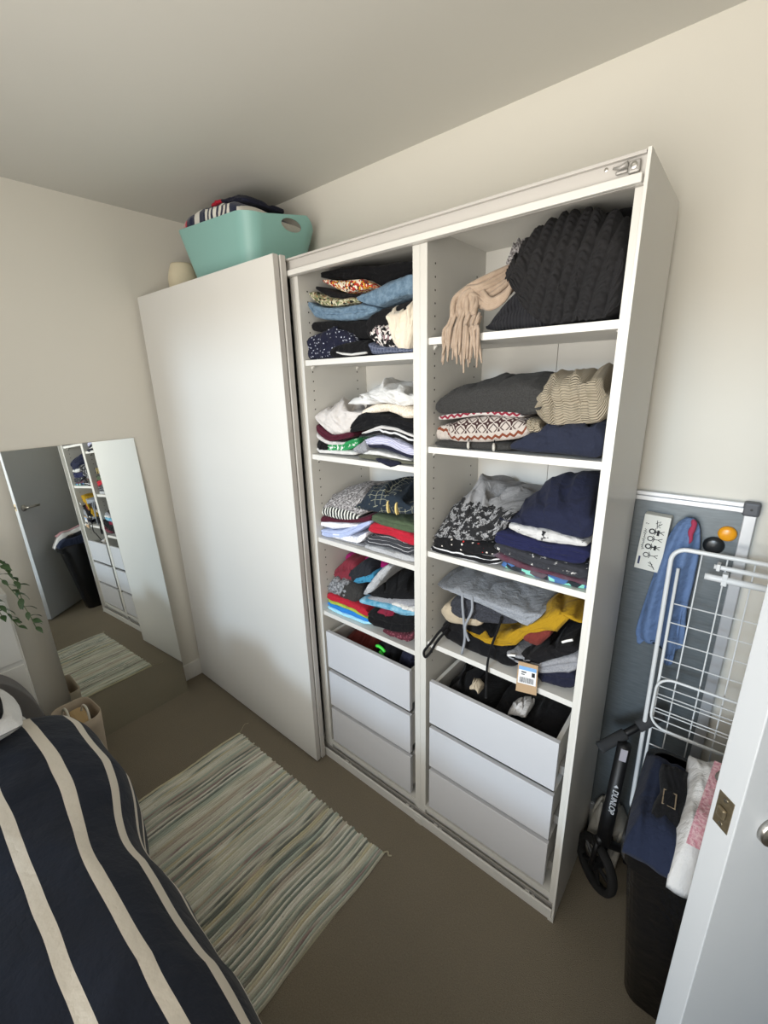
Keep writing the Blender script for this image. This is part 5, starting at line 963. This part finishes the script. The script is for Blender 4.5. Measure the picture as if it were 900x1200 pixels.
# the drawing lies on its side: heads to the left, legs to the right
for i, z in enumerate((.036, .014, -.010, -.036)):
    x = -.006 - i * .001; circ(x, z, .0065, .0019 if i % 2 == 0 else .0013)
    ln([(x + .007, z), (x + .019, z)], .0016 if i in (0, 2) else .0009)
    ln([(x + .010, z), (x + .006, z + .010)]); ln([(x + .010, z), (x + .007, z - .009)])
    ln([(x + .019, z), (x + .029, z + .005)]); ln([(x + .019, z), (x + .029, z - .005)])
ln([(-.001, .060), (.010, .068), (.006, .056), (.014, .062), (.004, .052), (.012, .050)]); ln([(.004, .046), (.001, .070)])
ln([(.000, -.058), (.012, -.062), (.002, -.066), (.016, -.070)]); ln([(.004, -.054), (.018, -.076)])
ink.append(xf(box(.006, .012, -.0191, -.0185, .026, .042), RB)); ink.append(xf(box(.006, .012, -.0191, -.0185, -.018, -.004), RB))
pr_ = mk('figure_print', join(*ink), m_ink, gb)
ink = []
random.seed(9)
z = .040
while z > -.022:
    ln([(-.0245 + random.uniform(-.002, .002), z), (-.019 + random.uniform(-.002, .002), z - .003), (-.0235, z - .006)], .0008); z -= .0062
ln([(-.025, .056), (-.022, .058)]); ln([(-.020, .055), (-.018, .057)])
mk('title_print', join(*ink), m_ink, gb)
mk('logo_print', xf(box(-.026, -.021, -.0190, -.0185, -.068, -.044), RB), simple('print_navy', '2c3358', .6), gb)

# blue jacket hanging from the board
def jacket():
    loops, UV = [], []
    rows_ = [(1.250, .134, .010, .012), (1.225, .132, .026, .018), (1.16, .127, .040, .022), (1.06, .120, .050, .024), (.98, .114, .055, .024), (.90, .113, .060, .024), (.862, .112, .056, .020), (.848, .112, .046, .014)]
    R = spline([(a, b, c) for a, b, c, d in rows_], 40); D = spline([(a, d, 0) for a, b, c, d in rows_], 40)
    n = 48
    for i, (p, q) in enumerate(zip(R, D)):
        L = []; z, xc, hw = p; dd = q[1]; t_ = i / 40
        for k in range(n):
            a = 2 * PI * k / n; fold = 1 + .6 * t_ ** .4 * math.cos(a * 6 + 1.5 * math.sin(t_ * 4)) * (1 if math.sin(a) < .3 else .2)
            x = xc + hw * math.cos(a) * (1 + .05 * math.sin(t_ * 9)); y = .360 + dd * math.sin(a) * (fold if math.sin(a) < 0 else .6)
            zz = z + (.016 * math.sin(a * 3 + 1) if t_ > .9 else 0)
            L.append((x, min(y, .380), zz)); UV.append((a * hw, z))
        loops.append(L)
    return loft(loops), UV
FSPEC['jacket_blue'] = ('plain', ('62799f',), dict(rough=.7)); FSPEC['lining_red'] = ('plain', ('a03a54',))
v_, U_ = jacket()
jk = tag(mk('blue_jacket', v_, FM('jacket_blue'), None, True, U_), 'pale blue jacket with red lining hanging on the board', 'jacket')
mk('red_lining', tube(spline([(.141, .347, 1.250), (.146, .340, 1.236), (.142, .337, 1.216), (.145, .334, 1.198), (.143, .335, 1.185)], 14), [.003, .006, .007, .0065, .006, .007, .0075, .007, .006, .005, .0045, .004, .003, .002, .001], 8), FM('lining_red'), jk, True)
v2, U2 = garment_mesh([.128, .80, .128, 1.0, .145, .79, .145, 1.02, .158, .80, .158, 1.0], .345, .372, 1, .004, 1, .4, 0, 6)
mk('sleeve', v2, FM('jacket_blue'), jk, True, U2)

# ------------------------------------------------------------------ folded clothes airer
m_airer = simple('white_coated_wire', 'd9dbdc', .35, var=.02)
ai = thing('clothes_airer', 'white wire clothes airer folded upright against the board', 'clothes airer', None, (.14, .25, 0))
def YP(z): return .245 + (z - .32) * .065        # leaning plane
def apt(x, z, o=0.0): return (x - .14, YP(z) + o - .25, z)
def rloop(x0b, x0t, x1, z0, z1, r, o):
    pts = []
    for cx, cz, a0 in ((x1 - r, z1 - r, 0), (x0t + r, z1 - r, 90), (x0b + r, z0 + r, 180), (x1 - r, z0 + r, 270)):
        for k in range(7):
            a = math.radians(a0 + 15 * k); pts.append(apt(cx + r * math.cos(a), cz + r * math.sin(a), o))
    return pts
mk('outer_frame', tube(rloop(.127, .112, .66, .315, 1.178, .034, 0), .0058, 10, True), m_airer, ai, True)
mk('inner_frame', tube([apt(.131, 1.12, .010)] + rloop(.141, .133, .645, .34, 1.10, .012, .012)[14:] + [apt(.645, 1.12, .010)], .004, 8), m_airer, ai, True)
for x in (.176, .229, .283, .337, .391, .445, .50, .555, .61): mk('upright_wire', tube([apt(x, .33, .012), apt(x, 1.172, .006)], .0019, 6), m_airer, ai, True)
z = 1.018
while z > .35:
    mk('cross_wire', tube([apt(.137, z, .012), apt(.648, z, .012)], .0018, 6), m_airer, ai, True); z -= .0565
for z in (.772, .735, .700, .668): mk('cross_wire', tube([apt(.133, z, -.004), apt(.60, z, -.004)], .0018, 6), m_airer, ai, True)
mk('wing_loop', tube(rloop(.134, .134, .62, .645, .805, .040, -.012), .0036, 8, True), m_airer, ai, True)
for x0_, z in ((.205, 1.150), (.190, 1.120)): mk('hinge_bar', tube([apt(x0_, z, -.004), apt(x0_ + .02, z, -.004), apt(.62, z - .004, -.004)], .0085 if z < 1.14 else .006, 12), m_airer, ai, True)
mk('hinge_clip', join(box(.085, .097, .035, .06, 1.105, 1.137), box(.070, .078, .035, .06, 1.142, 1.160)), m_airer, ai, bevel=.002)
for x in (.20, .62):
    mk('leg', tube([apt(x, .33, 0), (x - .14, -.003, .02), (x - .14, -.004, .008)], .0058, 8), m_airer, ai, True)

# ------------------------------------------------------------------ kick scooter
m_blk = simple('scooter_black', '0f0f11', .5, var=.1); m_rub = simple('tyre_rubber', '161616', .85)
so = thing('kick_scooter', 'black kick scooter parked between the wardrobe and the laundry bin', 'scooter', None, (.06, .19, 0))
WA = Matrix.Translation((.005, .005, .088)) @ Matrix.Rotation(math.radians(-38), 4, 'Z') @ Matrix.Rotation(PI / 2, 4, 'X')
def wheel_at(Mx, nm='wheel'):
    tyre = [(.068, -.012), (.082, -.014), (.0865, -.008), (.0875, 0), (.0865, .008), (.082, .014), (.068, .012)]
    V, F = [], []
    n = 36
    for r, z in tyre:
        for k in range(n): a = 2 * PI * k / n; V.append((r * math.cos(a), r * math.sin(a), z))
    for i in range(len(tyre)):
        for k in range(n): F.append((i * n + k, i * n + (k + 1) % n, ((i + 1) % len(tyre)) * n + (k + 1) % n, ((i + 1) % len(tyre)) * n + k))
    w_ = mk(nm, xf((V, F), Mx), m_rub, so, True)
    sp = [tube([(.016 * math.cos(a), .016 * math.sin(a), 0), (.070 * math.cos(a), .070 * math.sin(a), 0)], .0065, 6) for a in [2 * PI * k / 5 for k in range(5)]]
    mk('spokes', xf(join(*sp, lathe([(.018, -.016), (.018, .016)], 16)), Mx), m_blk, w_)
wheel_at(WA)
ax = Vector((.005, .005, .088)); top = Vector((.028, .012, .585)); hd = Vector((.014, .008, .205))
sdv = Vector((math.sin(math.radians(38)), math.cos(math.radians(38)), 0)) * .020
for s in (-1, 1): mk('fork_blade', tube([ax + sdv * s, hd + sdv * s * .9], .008, 8), m_blk, so, True)
mk('fork_crown', tube([hd - sdv * 1.3, hd + sdv * 1.3], .014, 10), m_blk, so, True)
colm = mk('steering_column', tube([hd - Vector((0, 0, .01)), hd.lerp(top, .35), hd.lerp(top, .36), top], [.021, .021, .0185, .0185], 16), m_blk, so, True)
hb0, hb1 = Vector((-.034, -.008, .548)), Vector((.098, .115, .66))
mk('handlebar', tube([hb0, hb0.lerp(hb1, .5), hb1], .011, 10), m_blk, so, True)
mk('grip', tube([hb0, hb0.lerp(hb1, .02), hb0.lerp(hb1, .05), hb0.lerp(hb1, .42), hb0.lerp(hb1, .43)], [.012, .018, .0165, .0165, .012], 14), simple('grip_foam', '37383a', .95), so, True)
mk('grip', tube([hb0.lerp(hb1, .62), hb0.lerp(hb1, .98), hb1], [.0165, .0165, .012], 14), simple('grip_foam', '37383a', .95), so, True)
# sticker and lettering face the room (towards -Y)
cdir = (top - hd).normalized()
fn = Vector((.25, -1, 0)).normalized(); fn = (fn - cdir * fn.dot(cdir)).normalized(); fs = cdir.cross(fn).normalized()
def on_col(t_, s, off): return hd.lerp(top, t_) + fn * off + fs * s
p0 = on_col(.955, 0, .0188)
q = [on_col(.88, -.009, .0192), on_col(.88, .009, .0192), on_col(.99, .009, .0192), on_col(.99, -.009, .0192)]
q2 = [p - fn * .004 for p in q]
mk('sticker', ([tuple(p) for p in q + q2], [(0, 1, 2, 3), (7, 6, 5, 4), (0, 4, 5, 1), (1, 5, 6, 2), (2, 6, 7, 3), (3, 7, 4, 0)]), simple('sticker_grey', 'a8a4ac', .6), colm)
cu = bpy.data.curves.new('lettering', 'FONT'); cu.body = 'DUNLOP'; cu.size = .023; cu.extrude = .0006; cu.align_x = 'CENTER'; cu.align_y = 'CENTER'; cu.shear = .25
tmp = bpy.data.objects.new('lettering', cu); COL.objects.link(tmp)
dg = bpy.context.evaluated_depsgraph_get(); dg.update(); lme = bpy.data.meshes.new_from_object(tmp.evaluated_get(dg)); bpy.data.objects.remove(tmp)
le = bpy.data.objects.new('lettering', lme); COL.objects.link(le); le.parent = colm
lme.materials.clear(); lme.materials.append(simple('print_silver', 'd2d4d8', .4))
bx_ = -cdir; by_ = fn.cross(bx_)
Ml = Matrix((bx_, by_, fn)).transposed().to_4x4(); Ml.translation = on_col(.47, 0, .0208)
lme.transform(Ml)
arrow = [on_col(.615, -.006, .0206), on_col(.615, .006, .0206), on_col(.64, 0, .0206)]
mk('arrow_mark', ([tuple(p) for p in arrow] + [tuple(p - fn * .002) for p in arrow], [(0, 1, 2), (5, 4, 3), (0, 3, 4, 1), (1, 4, 5, 2), (2, 5, 3, 0)]), simple('print_silver', 'd2d4d8', .4), colm)
mk('deck', join(box(.07, .50, .085, .175, .055, .085), tube([(hd.x, hd.y, .19), (.045, .05, .15), (.10, .125, .08)], .015, 8)), m_blk, so, bevel=.006)
wheel_at(Matrix.Translation((.54, .13, .088)) @ Matrix.Rotation(PI / 2, 4, 'X'))
v_, U_ = garment_mesh([.012, .0, .012, .17, .05, .0, .05, .235, .09, .0, .09, .21, .115, .0, .12, .15], .262, .375, 1, .012, .7, .5, .1, 13)
FSPEC['bag_white'] = ('plain', ('b8b4aa',), dict(rough=.5))
# pale bag lies behind the scooter wheel, left of the deck
tag(mk('carrier_bag', v_, FM('bag_white'), None, True, U_), 'crumpled pale carrier bag on the floor behind the scooter wheel', 'bag')

# ------------------------------------------------------------------ laundry bin
def bin_mat():
    t = NT('black_bin_plastic'); co = t.obj()
    t.bump(t.math('ABSOLUTE', t.math('SUBTRACT', t.noise(co, 14, 4, .5), .5)), .6, .014)
    return t.done(t.mix(t.noise(co, 20), lin('0b0b0d'), lin('121214')), .24, 0, .5)
bn = thing('laundry_bin', 'tall black plastic laundry bin behind the room door', 'bin', None, (.27, .04, 0))
BT = [(0, .002), (.06, .004), (.2, .25), (.5, .55), (.75, .8), (.93, .96), (.94, 1.12), (1, 1.12)]
ol = []
for t_, w_ in ((0, 0), (.01, .02), (.2, .2), (.45, .45), (.7, .7), (.90, .9), (.905, 1.12), (.985, 1.16), (1, 1.10)):
    ol.append([(x, y, .61 * t_) for x, y in rrect(lerp(-.068, -.118, w_), lerp(.075, .098, w_), lerp(-.088, -.168, w_), lerp(.13, .178, w_), .04, 6)])
il = []
for t_, w_ in ((1, .98), (.9, .8), (.5, .4), (.03, .0)):
    il.append([(x, y, .61 * t_) for x, y in rrect(lerp(-.064, -.110, w_), lerp(.071, .090, w_), lerp(-.084, -.160, w_), lerp(.126, .170, w_), .036, 6)])
mk('bin_body', loft(ol + il), bin_mat(), bn, False, bevel=.002)
mk('handle_slot', join(*[box(-.119 + w_ * .0, -.1165, -.03, .04, .585 - .0 + w_ * .006, .588 + w_ * .006) for w_ in (0, 1, 2)]), m_dark, bn)
# clothes heaped on the bin
def dome(x0, x1, y0, y1, z0, z1, edge, seed, wr, n=40, drop=None):
    V, F, U = [], [], []
    for i in range(n + 1):
        for j in range(n + 1):
            u, v = i / n, j / n
            x, y = lerp(x0, x1, u), lerp(y0, y1, v)
            k = min(1, 4.0 * min(u, 1 - u, v, 1 - v)); k = math.sin(k * PI / 2)
            z = z0 + (z1 - z0) * k + (drop(u, v) if drop else 0) + wr * noise.noise(Vector((u * 4 + seed, v * 4, seed))) + wr * .7 * (1 - 2 * abs(noise.noise(Vector((u * 5 + seed, v * 3 + u * 2, seed + 3)))))
            V.append((x + .01 * noise.noise(Vector((v * 3, seed, 1))), y + .012 * noise.noise(Vector((u * 3, seed, 2))), z)); U.append((x, y))
    m = len(V)
    for i in range(n + 1):
        for j in range(n + 1):
            x, y, z = V[i * (n + 1) + j]; u, v = i / n, j / n
            V.append((x, y, min(z - .012, z0 - .012 + (drop(u, v) if drop else 0)))); U.append((x, y))
    for i in range(n):
        for j in range(n):
            q = i * (n + 1) + j; F.append((q, q + n + 1, q + n + 2, q + 1)); F.append((m + q, m + q + 1, m + q + n + 2, m + q + n + 1))
    for i in range(n):
        for a, b in ((i * (n + 1), (i + 1) * (n + 1)), (i, i + 1), (i * (n + 1) + n, (i + 1) * (n + 1) + n), (n * (n + 1) + i, n * (n + 1) + i + 1)):
            F.append((a, b, m + b, m + a))
    return (V, F), U
FSPEC['jean_navy'] = ('plain', ('1d2438',)); FSPEC['towel_white'] = ('plain', ('d0cecc',)); FSPEC['towel_pink'] = ('mottle', ('c08490', 'd8b4b8'), dict(scale=160))
v_, U_ = dome(.150, .262, -.150, .150, .615, .668, 0, 2.2, .008, drop=lambda u, v: .03 * max(0, v - .55))
nj = tag(mk('navy_jeans', v_, FM('jean_navy'), None, True, U_), 'dark navy jeans folded over the laundry bin', 'jeans')
v2, U2 = dome(.190, .246, -.075, .075, .668, .690, 0, 5.2, .005, drop=lambda u, v: .03 * max(0, v - .35))
bt = tag(mk('black_vest', v2, FM('black'), None, True, U2), 'black vest with a small framed label lying on the navy jeans', 'vest')
mk('label_frame', join(tube([(.202, -.012, .694), (.226, -.014, .696), (.228, -.052, .691), (.204, -.050, .689)], .0016, 6, True)), simple('tan_thread', '8a7a64', .8), bt)
v_, U_ = dome(.238, .345, -.160, .13, .655, .712, 0, 8.2, .008, drop=lambda u, v: -.05 * max(0, .3 - v) / .3 + .08 * max(0, v - .5) - .25 * max(0, u - .8) * .2)
tw = tag(mk('white_towel', v_, FM('towel_white'), None, True, U_), 'white towel with a pink patterned panel on the laundry bin', 'towel')
def zt(x, y): return .7265 + .08 * max(0, (y + .16) / .29 - .5) - .05 * max(0, .3 - (y + .16) / .29) / .3
def pinkpanel():
    V, F = [], []; n = 14
    for o_ in (0, -.03):
        for i in range(n + 1):
            for j in range(n + 1):
                v = j / n; y = lerp(-.125, .085, v); x = lerp(lerp(.256, .282, v), .330, i / n); V.append((x, y, zt(x, y) + o_ - .004))
    m = (n + 1) ** 2
    for i in range(n):
        for j in range(n):
            q = i * (n + 1) + j; F.append((q, q + 1, q + n + 2, q + n + 1)); F.append((m + q, m + q + n + 1, m + q + n + 2, m + q + 1))
    return (V, F), [(p[0], p[1]) for p in V]
v_, U_ = pinkpanel()
mk('pink_panel', v_, FM('towel_pink'), tw, True, U_)
